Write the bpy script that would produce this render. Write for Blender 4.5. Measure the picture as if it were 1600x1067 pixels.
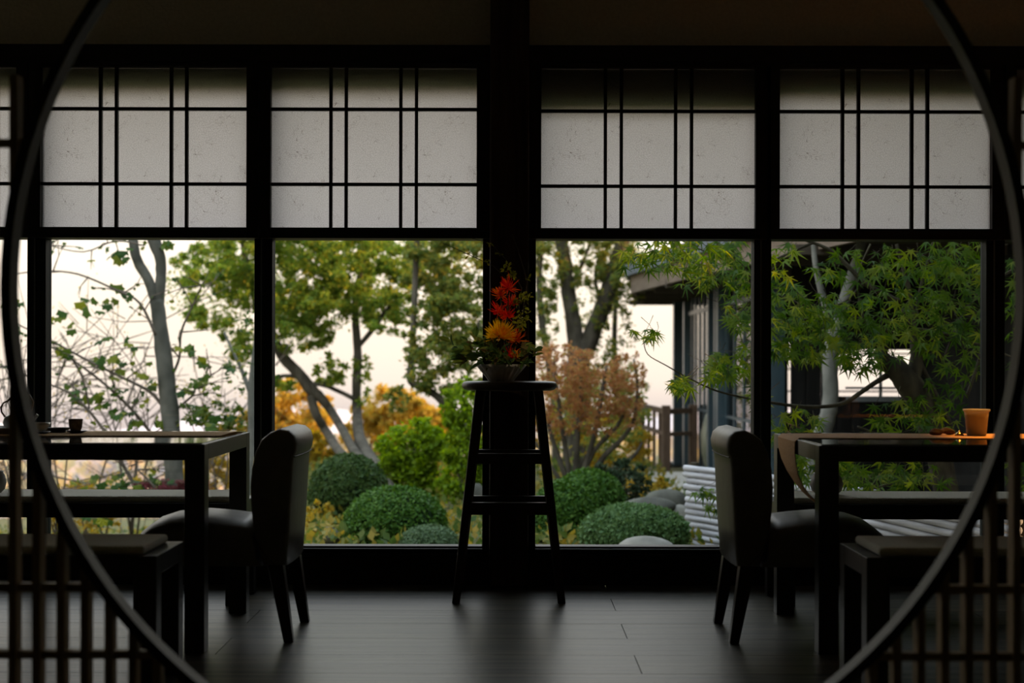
import bpy, bmesh, math, random
import numpy as np
from mathutils import Vector, Matrix
R = math.radians
random.seed(7)
rng = np.random.default_rng(7)
scene = bpy.context.scene
COL = scene.collection
for o in list(bpy.data.objects):
    bpy.data.objects.remove(o)

# ------------------------------------------------------------------ camera
F = 2222.2            # focal length in pixels of the 1600 px wide frame
CH = 1.05             # camera height
HY = 565.0            # image row of the horizon
cam = bpy.data.cameras.new('camera'); camo = bpy.data.objects.new('camera', cam); COL.objects.link(camo)
cam.sensor_width = 36; cam.lens = 50
cam.shift_y = (HY - 533.5) / 1600.0
camo.matrix_world = Matrix.Translation((0, 0, CH)) @ Matrix.Rotation(R(90), 4, 'X') @ Matrix.Rotation(R(0.13), 4, 'Z')
cam.clip_start = 0.05; cam.clip_end = 3000
cam.dof.use_dof = True; cam.dof.focus_distance = 6.6; cam.dof.aperture_fstop = 2.2
scene.camera = camo
# ------------------------------------------------------------------ sky, sun, exposure
vs = scene.view_settings
vs.view_transform = 'Standard'; vs.look = 'None'; vs.exposure = 0.52; vs.gamma = 1.0
vs.use_curve_mapping = False
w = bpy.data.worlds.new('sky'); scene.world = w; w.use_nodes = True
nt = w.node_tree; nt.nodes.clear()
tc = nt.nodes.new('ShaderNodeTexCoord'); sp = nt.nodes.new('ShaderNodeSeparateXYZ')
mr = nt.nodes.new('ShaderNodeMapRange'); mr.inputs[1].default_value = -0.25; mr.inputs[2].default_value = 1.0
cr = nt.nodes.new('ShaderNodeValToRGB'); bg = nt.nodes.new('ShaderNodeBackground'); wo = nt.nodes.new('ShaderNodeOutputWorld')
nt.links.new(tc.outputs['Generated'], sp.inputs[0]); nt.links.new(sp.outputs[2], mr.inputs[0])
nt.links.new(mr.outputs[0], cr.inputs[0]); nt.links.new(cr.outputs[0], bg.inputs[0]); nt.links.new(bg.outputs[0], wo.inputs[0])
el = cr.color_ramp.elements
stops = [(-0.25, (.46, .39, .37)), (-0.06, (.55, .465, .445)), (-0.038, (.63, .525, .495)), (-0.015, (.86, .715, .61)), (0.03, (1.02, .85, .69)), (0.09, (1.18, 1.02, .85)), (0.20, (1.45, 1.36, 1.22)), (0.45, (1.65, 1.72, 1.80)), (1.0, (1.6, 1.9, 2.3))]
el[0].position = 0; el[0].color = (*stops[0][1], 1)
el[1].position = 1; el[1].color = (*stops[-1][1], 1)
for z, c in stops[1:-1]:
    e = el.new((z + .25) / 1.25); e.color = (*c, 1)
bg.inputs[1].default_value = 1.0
sun = bpy.data.lights.new('low_sun', 'SUN'); suno = bpy.data.objects.new('low_sun', sun); COL.objects.link(suno)
sun.energy = 7.0; sun.color = (1.0, .56, .24); sun.angle = R(1.0)
suno.rotation_euler = Vector((0.93, -0.25, 0.20)).to_track_quat('Z', 'Y').to_euler()
suno.location = (30, -5, 12)

# ------------------------------------------------------------------ helpers
def P(px, py, Y):
    """a photograph position at the real distance Y -> a point of the place"""
    return Vector(((px - 800) / F * Y, Y, CH - (py - HY) / F * Y))
def PX(px, Y): return (px - 800) / F * Y
def PZ(py, Y): return CH - (py - HY) / F * Y
ORG = {}
def tag(o, label=None, cat=None, group=None, kind=None):
    if label: o['label'] = label
    if cat: o['category'] = cat
    if group: o['group'] = group
    if kind: o['kind'] = kind
    return o
def thing(name, label, cat, loc=(0, 0, 0), group=None, kind=None):
    o = bpy.data.objects.new(name, None); COL.objects.link(o); o.empty_display_size = .1
    o.location = loc; ORG[o.name] = Vector(loc)
    return tag(o, label, cat, group, kind)
def link(name, me, parent=None):
    o = bpy.data.objects.new(name, me); COL.objects.link(o)
    if parent is not None:
        o.parent = parent; ORG[o.name] = ORG[parent.name]
    else: ORG[o.name] = Vector((0, 0, 0))
    return o
class MB:
    def __init__(s): s.v = []; s.f = []
    def box(s, x0, x1, y0, y1, z0, z1):
        b = len(s.v)
        s.v += [(x0,y0,z0),(x1,y0,z0),(x1,y1,z0),(x0,y1,z0),(x0,y0,z1),(x1,y0,z1),(x1,y1,z1),(x0,y1,z1)]
        s.f += [tuple(b+i for i in q) for q in ((3,2,1,0),(4,5,6,7),(0,1,5,4),(1,2,6,5),(2,3,7,6),(3,0,4,7))]
        return s
    def hexa(s, lo, hi):
        b = len(s.v); s.v += [tuple(p) for p in lo] + [tuple(p) for p in hi]
        s.f += [tuple(b+i for i in q) for q in ((3,2,1,0),(4,5,6,7),(0,1,5,4),(1,2,6,5),(2,3,7,6),(3,0,4,7))]
        return s
    def bar(s, a, b_, wx, wz, up=(0, 0, 1)):
        """a box section bar from a to b_"""
        a = Vector(a); b_ = Vector(b_); d = (b_ - a).normalized(); u = Vector(up)
        sd = d.cross(u)
        if sd.length < 1e-4: sd = Vector((1, 0, 0))
        sd.normalize(); u = sd.cross(d).normalized()
        q = [(-1,-1),(1,-1),(1,1),(-1,1)]
        return s.hexa([a + sd*i*wx/2 + u*j*wz/2 for i, j in q], [b_ + sd*i*wx/2 + u*j*wz/2 for i, j in q])
    def tube(s, pts, rad, n=8, cap=True, jit=0.0):
        pts = [Vector(p) for p in pts]
        if not hasattr(rad, '__len__'): rad = [rad]*len(pts)
        b = len(s.v); ref = Vector((.31, .9, .2)).normalized(); m = len(pts)
        for i, p in enumerate(pts):
            t = (pts[min(i+1, m-1)] - pts[max(i-1, 0)])
            t = t.normalized() if t.length > 1e-9 else Vector((0, 0, 1))
            x = t.cross(ref)
            if x.length < 1e-3: x = t.cross(Vector((1, 0, 0)))
            x.normalize(); y = t.cross(x)
            for k in range(n):
                a = 2*math.pi*k/n; r = rad[i]*(1 + (random.uniform(-jit, jit) if jit else 0))
                s.v.append(tuple(p + x*math.cos(a)*r + y*math.sin(a)*r))
        for i in range(m-1):
            for k in range(n):
                k2 = (k+1) % n
                s.f.append((b+i*n+k, b+i*n+k2, b+(i+1)*n+k2, b+(i+1)*n+k))
        if cap:
            s.f.append(tuple(b+k for k in range(n))[::-1]); s.f.append(tuple(b+(m-1)*n+k for k in range(n)))
        return s
    def lathe(s, prof, c=(0, 0, 0), n=24, flute=0, famp=0.0, ell=1.0):
        b = len(s.v)
        for j, (r, z) in enumerate(prof):
            for k in range(n):
                a = 2*math.pi*k/n; rr = r*(1 + famp*math.cos(flute*a)) if flute else r
                s.v.append((c[0]+rr*math.cos(a), c[1]+rr*math.sin(a)*ell, c[2]+z))
        for j in range(len(prof)-1):
            for k in range(n):
                k2 = (k+1) % n
                s.f.append((b+j*n+k, b+j*n+k2, b+(j+1)*n+k2, b+(j+1)*n+k))
        if prof[0][0] > 1e-4: s.f.append(tuple(b+k for k in range(n))[::-1])
        if prof[-1][0] > 1e-4: s.f.append(tuple(b+(len(prof)-1)*n+k for k in range(n)))
        return s
    def loft(s, rings, cap=True):
        b = len(s.v); n = len(rings[0])
        for r in rings: s.v += [tuple(p) for p in r]
        for i in range(len(rings)-1):
            for k in range(n):
                k2 = (k+1) % n
                s.f.append((b+i*n+k, b+i*n+k2, b+(i+1)*n+k2, b+(i+1)*n+k))
        if cap:
            s.f.append(tuple(b+k for k in range(n))[::-1]); s.f.append(tuple(b+(len(rings)-1)*n+k for k in range(n)))
        return s
    def strip(s, a, b_, t=None):
        """a ribbon between two point rows, given thickness t along its normal"""
        n = len(a); a = [Vector(p) for p in a]; b_ = [Vector(p) for p in b_]
        if t is None:
            o = len(s.v); s.v += [tuple(p) for p in a] + [tuple(p) for p in b_]
            s.f += [(o+i, o+i+1, o+n+i+1, o+n+i) for i in range(n-1)]
            return s
        rings = []
        for i in range(n):
            d = a[min(i+1, n-1)] - a[max(i-1, 0)]; nn = d.cross(b_[i]-a[i]).normalized()*t
            rings.append([a[i], b_[i], b_[i]+nn, a[i]+nn])
        return s.loft(rings)
    def mesh(s, name, org=Vector((0, 0, 0)), smooth=False):
        me = bpy.data.meshes.new(name)
        me.from_pydata([(x-org[0], y-org[1], z-org[2]) for x, y, z in s.v], [], s.f)
        bm = bmesh.new(); bm.from_mesh(me); bmesh.ops.recalc_face_normals(bm, faces=bm.faces); bm.to_mesh(me); bm.free()
        if smooth: me.polygons.foreach_set('use_smooth', [True]*len(me.polygons))
        return me
    def build(s, name, mat, parent=None, smooth=False, bevel=0, sub=0, kind=None, label=None):
        org = ORG[parent.name] if parent is not None else Vector((0, 0, 0))
        me = s.mesh(name, org, smooth); me.materials.append(mat)
        o = link(name, me, parent)
        if bevel:
            m = o.modifiers.new('bevel', 'BEVEL'); m.width = bevel; m.segments = 2; m.limit_method = 'ANGLE'; m.angle_limit = R(35)
        if sub:
            m = o.modifiers.new('sub', 'SUBSURF'); m.levels = sub; m.render_levels = sub
        if kind: o['kind'] = kind
        if label: o['label'] = label
        return o
def box(name, mat, x0, x1, y0, y1, z0, z1, parent=None, bevel=0, kind=None):
    return MB().box(x0, x1, y0, y1, z0, z1).build(name, mat, parent, bevel=bevel, kind=kind)
def npmesh(name, V, tris, mat, parent=None, kind=None, smooth=False):
    """V (n,3), tris (m,3) arrays -> one mesh object"""
    org = ORG[parent.name] if parent is not None else Vector((0, 0, 0))
    V = (V - np.array(org)).astype(np.float32); tris = tris.astype(np.int32)
    me = bpy.data.meshes.new(name)
    me.vertices.add(len(V)); me.vertices.foreach_set('co', V.ravel())
    me.loops.add(tris.size); me.loops.foreach_set('vertex_index', tris.ravel())
    me.polygons.add(len(tris)); me.polygons.foreach_set('loop_start', np.arange(0, tris.size, 3, dtype=np.int32))
    try: me.polygons.foreach_set('loop_total', np.full(len(tris), 3, dtype=np.int32))
    except Exception: pass
    me.update(calc_edges=True); me.validate()
    if smooth: me.polygons.foreach_set('use_smooth', [True]*len(me.polygons))
    me.materials.append(mat)
    o = link(name, me, parent)
    if kind: o['kind'] = kind
    return o

# leaf outlines: (verts, tris), tip along +y, unit length
def t_diamond():
    v = np.array([(0, 0, 0), (.32, .45, .06), (0, 1, -.1), (-.32, .45, .06)], float)
    return v, np.array([(0, 1, 2), (0, 2, 3)])
def t_oval(fold=.10, wd=.24):
    v = [(0, 0, 0), (wd*.75, .28, fold), (wd, .52, fold), (wd*.6, .8, fold*.4), (0, 1, -.1), (-wd*.6, .8, fold*.4), (-wd, .52, fold), (-wd*.75, .28, fold), (0, .5, 0)]
    return np.array(v, float), np.array([(8, i, (i+1) % 8) for i in range(8)])
def t_palm(angs, lens, notch=.34, droop=.28, base=True):
    rim = []
    for i, (a, l) in enumerate(zip(angs, lens)):
        rim.append((math.sin(R(a))*l, math.cos(R(a))*l, -droop*l*l))
        if i < len(angs)-1:
            b = (a+angs[i+1])/2; k = notch*(lens[i]+lens[i+1])/2*1.05
            rim.append((math.sin(R(b))*k, math.cos(R(b))*k, .03))
    v = [(0, .04, .02)] + rim + [(0, -.06, 0)]
    n = len(rim)
    t = [(0, 1+i, 2+i) for i in range(n-1)] + [(0, n, n+1), (0, n+1, 1)]
    return np.array(v, float), np.array(t)
T_MAPLE = t_palm([-125, -84, -42, 0, 42, 84, 125], [.40, .72, .95, 1.08, .95, .72, .40], .25, .30)
T_LOBED = t_palm([-100, -50, 0, 50, 100], [.62, .80, .8, .80, .62], .72, .18)
T_DIA = t_diamond(); T_OVAL = t_oval()

def frames(n, normal_bias, spread, r):
    """n random rotation matrices; local z (leaf normal) leans to normal_bias"""
    N = np.array(normal_bias, float)[None, :] + r.normal(size=(n, 3))*spread
    N /= np.linalg.norm(N, axis=1)[:, None]
    T = r.normal(size=(n, 3)); T -= (T*N).sum(1)[:, None]*N; T /= np.linalg.norm(T, axis=1)[:, None]
    X = np.cross(T, N)
    return np.stack([X, T, N], axis=2)
def leaves(pts, size, tmpl, bias=(0, 0, 1), spread=.8, r=None, tip=None):
    r = r or rng; n = len(pts); tv, tt = tmpl
    M = frames(n, bias, spread, r)
    if tip is not None:
        N = M[:, :, 2]; T = np.array(tip, float)[None, :] + r.normal(size=(n, 3))*.45
        T -= (T*N).sum(1)[:, None]*N; T /= np.linalg.norm(T, axis=1)[:, None]+1e-9
        M = np.stack([np.cross(T, N), T, N], axis=2)
    s = (size*(r.uniform(.65, 1.3, size=n)))[:, None, None]
    V = np.einsum('nij,kj->nki', M, tv)*s + np.asarray(pts)[:, None, :]
    Tt = (tt[None, :, :] + (np.arange(n)*len(tv))[:, None, None])
    return V.reshape(-1, 3), Tt.reshape(-1, 3)
def in_ellipsoids(ells, r=None):
    """ells: (centre, (rx,ry,rz), n) -> clumpy points"""
    r = r or rng; out = []
    for c, rad, n in ells:
        d = r.normal(size=(n, 3)); d /= np.linalg.norm(d, axis=1)[:, None]
        q = r.uniform(.25, 1, size=(n, 1))**.5
        out.append(np.array(c)[None, :] + d*q*np.array(rad)[None, :])
    return np.concatenate(out)
def clumps(px, py, Y, rx, ry, n, k, dY=1.0):
    k = int(k*3.4); n = int(n*1.5)
    """k leaf clumps scattered inside an ellipse of the crown, n leaves in all"""
    s = Y/F; out = [(P(px, py, Y), (rx*s*1.15, max(dY, .3), ry*s*1.15), int(n*.18))]
    for i in range(k):
        a = random.uniform(0, 6.283); q = math.sqrt(random.random())
        cx = px + math.cos(a)*q*rx*1.15; cy = py + math.sin(a)*q*ry*1.15; yy = Y + random.uniform(-dY, dY)
        rr = random.uniform(.08, .22)
        out.append((P(cx, cy, yy), (rx*s*rr, min(rx, ry)*s*rr, ry*s*rr*.8), max(4, n//k)))
    return out

# ------------------------------------------------------------------ materials
def mat(name, c1, c2=None, rough=.5, spec=.3, scale=(6, 6, 6), detail=4, bump=0.0, rand=0.0, island=False, coat=0.0, lo=.35, hi=.65, coord='Object', metal=0.0):
    m = bpy.data.materials.new(name); m.use_nodes = True; n = m.node_tree; b = n.nodes['Principled BSDF']
    b.inputs['Roughness'].default_value = rough; b.inputs['Specular IOR Level'].default_value = spec
    b.inputs['Metallic'].default_value = metal
    if coat: b.inputs['Coat Weight'].default_value = coat; b.inputs['Coat Roughness'].default_value = .08
    b.inputs['Base Color'].default_value = (*c1, 1)
    if c2 is not None or bump:
        t = n.nodes.new('ShaderNodeTexCoord'); mp = n.nodes.new('ShaderNodeMapping'); nz = n.nodes.new('ShaderNodeTexNoise')
        mp.inputs['Scale'].default_value = scale; nz.inputs['Scale'].default_value = 1; nz.inputs['Detail'].default_value = detail
        n.links.new(t.outputs[coord], mp.inputs[0])
        if rand or island:
            oi = n.nodes.new('ShaderNodeObjectInfo'); va = n.nodes.new('ShaderNodeVectorMath'); va.operation = 'SCALE'; va.inputs[3].default_value = 1
            cb = n.nodes.new('ShaderNodeCombineXYZ'); mu = n.nodes.new('ShaderNodeMath'); mu.operation = 'MULTIPLY'; mu.inputs[1].default_value = 37
            n.links.new(oi.outputs['Random'], mu.inputs[0])
            for i in range(3): n.links.new(mu.outputs[0], cb.inputs[i])
            ad = n.nodes.new('ShaderNodeVectorMath'); ad.operation = 'ADD'
            n.links.new(mp.outputs[0], ad.inputs[0]); n.links.new(cb.outputs[0], ad.inputs[1]); n.links.new(ad.outputs[0], nz.inputs['Vector'])
        else: n.links.new(mp.outputs[0], nz.inputs['Vector'])
        col = None
        if c2 is not None:
            r_ = n.nodes.new('ShaderNodeValToRGB'); r_.color_ramp.elements[0].position = lo; r_.color_ramp.elements[1].position = hi
            r_.color_ramp.elements[0].color = (*c1, 1); r_.color_ramp.elements[1].color = (*c2, 1)
            n.links.new(nz.outputs['Fac'], r_.inputs[0]); col = r_.outputs[0]
            if rand:
                hs = n.nodes.new('ShaderNodeHueSaturation'); m2 = n.nodes.new('ShaderNodeMapRange')
                m2.inputs[3].default_value = 1-rand; m2.inputs[4].default_value = 1+rand
                n.links.new(oi.outputs['Random'], m2.inputs[0]); n.links.new(m2.outputs[0], hs.inputs['Value']); n.links.new(col, hs.inputs['Color']); col = hs.outputs[0]
            n.links.new(col, b.inputs['Base Color'])
        if bump:
            bp = n.nodes.new('ShaderNodeBump'); bp.inputs['Strength'].default_value = bump; bp.inputs['Distance'].default_value = .01
            n.links.new(nz.outputs['Fac'], bp.inputs['Height']); n.links.new(bp.outputs[0], b.inputs['Normal'])
    return m
def leafmat(name, cols, trans=.45, rough=.5, objrand=False):
    """leaves: colour differs from leaf to leaf, light passes through them"""
    m = bpy.data.materials.new(name); m.use_nodes = True; n = m.node_tree; n.nodes.clear()
    out = n.nodes.new('ShaderNodeOutputMaterial')
    if objrand: g = n.nodes.new('ShaderNodeObjectInfo')
    else: g = n.nodes.new('ShaderNodeNewGeometry')
    r_ = n.nodes.new('ShaderNodeValToRGB'); e = r_.color_ramp.elements
    k = len(cols)
    e[0].color = (*cols[0], 1); e[0].position = 0; e[1].color = (*cols[-1], 1); e[1].position = 1
    for i, c in enumerate(cols[1:-1]):
        q = e.new((i+1)/(k-1)); q.color = (*c, 1)
    n.links.new(g.outputs['Random' if objrand else 'Random Per Island'], r_.inputs[0])
    d = n.nodes.new('ShaderNodeBsdfPrincipled'); d.inputs['Roughness'].default_value = rough; d.inputs['Specular IOR Level'].default_value = .12
    t = n.nodes.new('ShaderNodeBsdfTranslucent'); mx = n.nodes.new('ShaderNodeMixShader'); mx.inputs[0].default_value = trans
    hs = n.nodes.new('ShaderNodeHueSaturation'); hs.inputs['Value'].default_value = 1.5; hs.inputs['Saturation'].default_value = 1.1; hs.inputs['Hue'].default_value = .485
    n.links.new(r_.outputs[0], d.inputs['Base Color']); n.links.new(r_.outputs[0], hs.inputs['Color']); n.links.new(hs.outputs[0], t.inputs[0])
    n.links.new(d.outputs[0], mx.inputs[1]); n.links.new(t.outputs[0], mx.inputs[2]); n.links.new(mx.outputs[0], out.inputs[0])
    return m
M = {}
M['frame'] = mat('dark_stained_frame', (.010, .009, .007), (.016, .013, .010), .45, .25, (3, 3, 30), bump=.05)
M['bluemetal'] = mat('window_metal', (.012, .016, .016), None, .55, .08)
M['alu'] = mat('sill_metal', (.12, .13, .125), None, .35, .5)
M['post'] = mat('old_post_wood', (.022, .013, .008), (.060, .038, .024), .6, .2, (40, 40, 1.5), bump=.35)
M['plaster'] = mat('plaster', (.52, .47, .33), (.58, .53, .38), .9, .1, (60, 60, 60), bump=.25)
M['ceil'] = mat('ceiling_plaster', (.58, .53, .43), (.64, .58, .48), .8, .1, (3, 20, 3))
M['darkwall'] = mat('lime_wall', (.60, .56, .47), (.68, .63, .53), .9, .1, (9, 9, 9))
M['plinth'] = mat('plinth_wood', (.016, .011, .008), (.024, .017, .012), .5, .25, (2, 30, 30), bump=.1)
M['plank'] = mat('floor_plank', (.014, .0125, .008), (.11, .099, .060), .34, .20, (1.0, 34, 34), 7, .10, rand=.25, lo=.34, hi=.68)
M['slat'] = mat('lattice_wood', (.36, .26, .13), (.44, .32, .165), .6, .25, (40, 40, 3), rand=.1)
M['ring'] = mat('ring_lacquer', (.024, .028, .020), (.030, .033, .024), .5, .3, (5, 5, 5))
M['table'] = mat('dark_table', (.020, .019, .016), (.028, .026, .021), .36, .35, (6, 30, 30), bump=.03)
M['tabletop'] = mat('smoked_top', (.030, .029, .025), None, .05, .8)
M['hessian'] = mat('hessian', (.42, .27, .12), (.60, .40, .20), .9, .1, (160, 160, 160), bump=.5, lo=.3, hi=.7)
M['runner'] = mat('tan_runner', (.50, .26, .09), (.58, .31, .12), .75, .15, (120, 120, 120), bump=.25)
M['leather'] = mat('taupe_leather', (.145, .135, .098), (.18, .168, .125), .42, .4, (14, 14, 14), bump=.06)
M['piping'] = mat('seam', (.06, .055, .042), None, .6, .2)
M['chairleg'] = mat('chair_leg_wood', (.020, .013, .009), (.030, .02, .014), .32, .35, (20, 20, 4))
M['cushion'] = mat('bench_cushion', (.66, .64, .48), (.74, .72, .57), .95, .1, (150, 150, 150), bump=.5)
M['stool'] = mat('stool_wood', (.055, .038, .027), (.10, .075, .055), .42, .3, (6, 30, 30), bump=.15)
M['stoolleg'] = mat('stool_leg_wood', (.022, .013, .009), (.035, .022, .015), .38, .35, (30, 30, 4))
M['bowl'] = mat('bowl_glaze', (.64, .60, .54), (.72, .68, .62), .35, .4, (30, 30, 30))
M['celadon'] = mat('pale_celadon', (.50, .52, .50), None, .2, .5)
M['white'] = mat('white_porcelain', (.68, .66, .62), None, .25, .5)
M['stoneware'] = mat('stoneware', (.13, .095, .06), (.24, .19, .13), .6, .3, (60, 60, 60), lo=.4, hi=.6)
M['blackware'] = mat('black_ware', (.013, .012, .011), None, .35, .4)
M['cane'] = mat('handle_cane', (.20, .13, .065), None, .5, .3)
M['pot'] = mat('grey_pot', (.12, .11, .095), (.17, .16, .14), .5, .3, (20, 20, 20))
M['driftwood'] = mat('driftwood', (.045, .025, .014), (.10, .055, .03), .8, .2, (40, 40, 40), bump=.4)
M['brass'] = mat('brass', (.42, .28, .09), None, .3, .5, metal=1.0)
M['socket'] = mat('socket_plastic', (.10, .10, .09), None, .4, .4)
M['socketpale'] = mat('socket_insert', (.72, .75, .72), None, .4, .4)
M['soil'] = mat('soil', (.03, .02, .012), (.06, .04, .025), .95, .1, (60, 60, 60), bump=.5)
M['cushion'].node_tree.nodes['Principled BSDF'].inputs['Sheen Weight'].default_value = .7
# outdoors
M['ground'] = mat('garden_ground', (.07, .07, .03), (.13, .12, .05), .95, .1, (3, 3, 3), 8, .4, coord='Object')
M['bark'] = mat('bark', (.045, .04, .03), (.10, .09, .07), .9, .15, (9, 9, 4), 6, .7)
M['barkpale'] = mat('pale_bark', (.10, .105, .09), (.20, .20, .175), .85, .15, (7, 7, 5), 5, .4)
M['barkgrey'] = mat('grey_bark', (.045, .047, .038), (.105, .105, .088), .9, .15, (7, 7, 5), 6, .6)
M['barkdark'] = mat('dark_bark', (.028, .024, .016), (.075, .066, .042), .9, .15, (14, 14, 6), 6, .6)
M['twig'] = mat('twig', (.075, .062, .048), (.11, .09, .07), .8, .15, (9, 9, 9))
M['stone'] = mat('garden_stone', (.16, .155, .13), (.30, .29, .25), .9, .15, (5, 5, 5), 8, .6)
M['stonedark'] = mat('mossy_stone', (.055, .055, .045), (.11, .11, .085), .9, .15, (5, 5, 5), 8, .6)
M['stonepale'] = mat('pale_stone', (.42, .40, .35), (.52, .49, .43), .9, .15, (5, 5, 5), 8, .4)
M['bamboo'] = mat('weathered_bamboo', (.24, .245, .26), (.40, .405, .42), .6, .25, (3, 3, 40), rand=.15)
M['bambooend'] = mat('bamboo_knot', (.25, .23, .21), None, .8, .2)
M['bluesteel'] = mat('pavilion_blue_steel', (.035, .062, .078), (.045, .078, .098), .4, .4, (4, 4, 4))
M['tile'] = mat('roof_tile', (.065, .085, .105), (.10, .125, .15), .6, .3, (6, 6, 6))
M['fascia'] = mat('fascia_wood', (.13, .10, .075), (.18, .14, .105), .8, .2, (3, 3, 30))
M['soffit'] = mat('soffit_wood', (.05, .042, .03), (.075, .06, .045), .8, .2, (3, 20, 3))
M['railwood'] = mat('rail_wood', (.085, .055, .038), (.13, .088, .06), .8, .2, (20, 20, 4))
M['deck'] = mat('deck_wood', (.15, .14, .12), (.22, .20, .175), .8, .2, (4, 30, 4))
M['darkboard'] = mat('charred_board', (.006, .0065, .0065), (.013, .0135, .013), .85, .08, (40, 4, 2), bump=.3, rand=.2)
M['greybeam'] = mat('grey_beam', (.13, .15, .16), (.17, .19, .20), .7, .2, (4, 4, 4))
M['jar'] = mat('green_jar', (.12, .13, .09), (.16, .17, .12), .35, .4, (5, 5, 5))
M['cabinet'] = mat('cabinet_wood', (.32, .17, .07), (.40, .22, .10), .6, .3, (4, 4, 30))
M['creamwall'] = mat('cream_wall', (.60, .52, .42), None, .9, .1)
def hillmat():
    m = mat('haze_tinted_slope', (.40, .31, .30), (.52, .36, .20), .95, .05, (.045, .045, .045), 10, 0, coord='Object', lo=.42, hi=.66)  # the lilac-grey tone stands in for distance haze
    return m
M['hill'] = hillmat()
M['hillfar'] = mat('haze_tinted_ridge', (.62, .52, .50), (.66, .55, .52), 1, 0, (.01, .01, .01))  # distance haze is mixed into this pale pinkish colour
M['lf_maple'] = leafmat('maple_leaf', [(.024, .062, .008), (.046, .105, .010), (.088, .155, .014), (.18, .22, .022)], .5)
M['lf_maple_obj'] = leafmat('maple_leaf_single', [(.024, .062, .008), (.046, .105, .010), (.088, .155, .014), (.18, .22, .022)], .5, objrand=True)
M['lf_lobed'] = leafmat('lobed_leaf', [(.022, .055, .012), (.035, .08, .014), (.07, .11, .016), (.19, .20, .02)], .3, objrand=True)
M['lf_lobed_j'] = leafmat('lobed_leaf_joined', [(.022, .055, .012), (.035, .08, .014), (.07, .11, .016), (.19, .20, .02)], .3)
M['lf_crown'] = leafmat('crown_leaf', [(.08, .15, .03), (.13, .22, .04), (.19, .27, .045), (.34, .33, .05)], .6)
M['lf_olive'] = leafmat('olive_leaf', [(.08, .14, .04), (.13, .19, .05), (.19, .22, .05), (.34, .29, .05)], .55)
M['lf_red'] = leafmat('red_brown_leaf', [(.22, .11, .05), (.34, .17, .07), (.40, .23, .09), (.24, .22, .06)], .55)
M['lf_box'] = leafmat('boxwood_leaf', [(.028, .080, .012), (.045, .112, .015), (.075, .15, .02)], .2)
M['lf_boxdark'] = leafmat('dark_boxwood_leaf', [(.022, .052, .012), (.034, .072, .015), (.055, .088, .02)], .2)
M['lf_boxpale'] = leafmat('pale_boxwood_leaf', [(.055, .095, .045), (.085, .14, .065), (.12, .18, .085)], .2)
M['lf_juniper'] = leafmat('grey_green_leaf', [(.05, .11, .035), (.08, .15, .05), (.11, .19, .065)], .2)
M['lf_lime'] = leafmat('lime_leaf', [(.09, .17, .012), (.15, .25, .015), (.22, .32, .02)], .5)
M['lf_yellow'] = leafmat('yellow_leaf', [(.20, .19, .03), (.36, .28, .035), (.48, .33, .04), (.30, .24, .05)], .5)
M['lf_orange'] = leafmat('orange_leaf', [(.40, .26, .05), (.55, .36, .06), (.50, .38, .07), (.28, .25, .05)], .5)
M['lf_azalea'] = leafmat('azalea_leaf', [(.16, .035, .05), (.20, .05, .06), (.08, .05, .03)], .3)
M['lf_dark'] = leafmat('dark_leaf', [(.02, .04, .02), (.03, .055, .025), (.05, .06, .03)], .3)
M['lf_ground'] = leafmat('ground_cover_leaf', [(.04, .08, .02), (.08, .12, .025), (.20, .18, .035), (.30, .22, .04)], .4)
M['lf_hill'] = leafmat('haze_tinted_leaf', [(.30, .27, .27), (.38, .33, .31), (.46, .34, .20), (.30, .31, .22), (.50, .38, .18)], .3)  # greyed lilac tones stand in for haze over the autumn colours
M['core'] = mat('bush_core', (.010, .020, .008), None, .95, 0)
M['lf_bouquet'] = leafmat('bouquet_leaf', [(.07, .13, .04), (.11, .20, .045), (.22, .27, .05), (.17, .10, .045)], .3, objrand=True)
M['lf_sprig'] = leafmat('sprig_leaf', [(.18, .21, .02), (.26, .28, .03), (.32, .31, .04)], .4)
M['petal_y'] = leafmat('yellow_petal', [(.80, .52, .02), (.90, .62, .03), (.92, .70, .06)], .45)
M['petal_r'] = leafmat('red_petal', [(.60, .05, .012), (.80, .09, .015), (.85, .17, .02)], .5)
M['petal_o'] = leafmat('orange_petal', [(.70, .13, .015), (.85, .24, .02), (.65, .07, .015)], .5)
M['stem'] = mat('stem_green', (.04, .055, .015), None, .7, .2)
def glass_mat(name, tint=(1, 1, 1)):
    m = bpy.data.materials.new(name); m.use_nodes = True; n = m.node_tree; n.nodes.clear()
    o = n.nodes.new('ShaderNodeOutputMaterial'); t = n.nodes.new('ShaderNodeBsdfTransparent'); g = n.nodes.new('ShaderNodeBsdfGlossy')
    g.inputs['Roughness'].default_value = .01; t.inputs[0].default_value = (*tint, 1)
    fr = n.nodes.new('ShaderNodeFresnel'); fr.inputs[0].default_value = 1.35; mx = n.nodes.new('ShaderNodeMixShader')
    n.links.new(fr.outputs[0], mx.inputs[0]); n.links.new(t.outputs[0], mx.inputs[1]); n.links.new(g.outputs[0], mx.inputs[2]); n.links.new(mx.outputs[0], o.inputs[0])
    return m
M['glass'] = glass_mat('window_glass', (.96, .97, .965))
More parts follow.
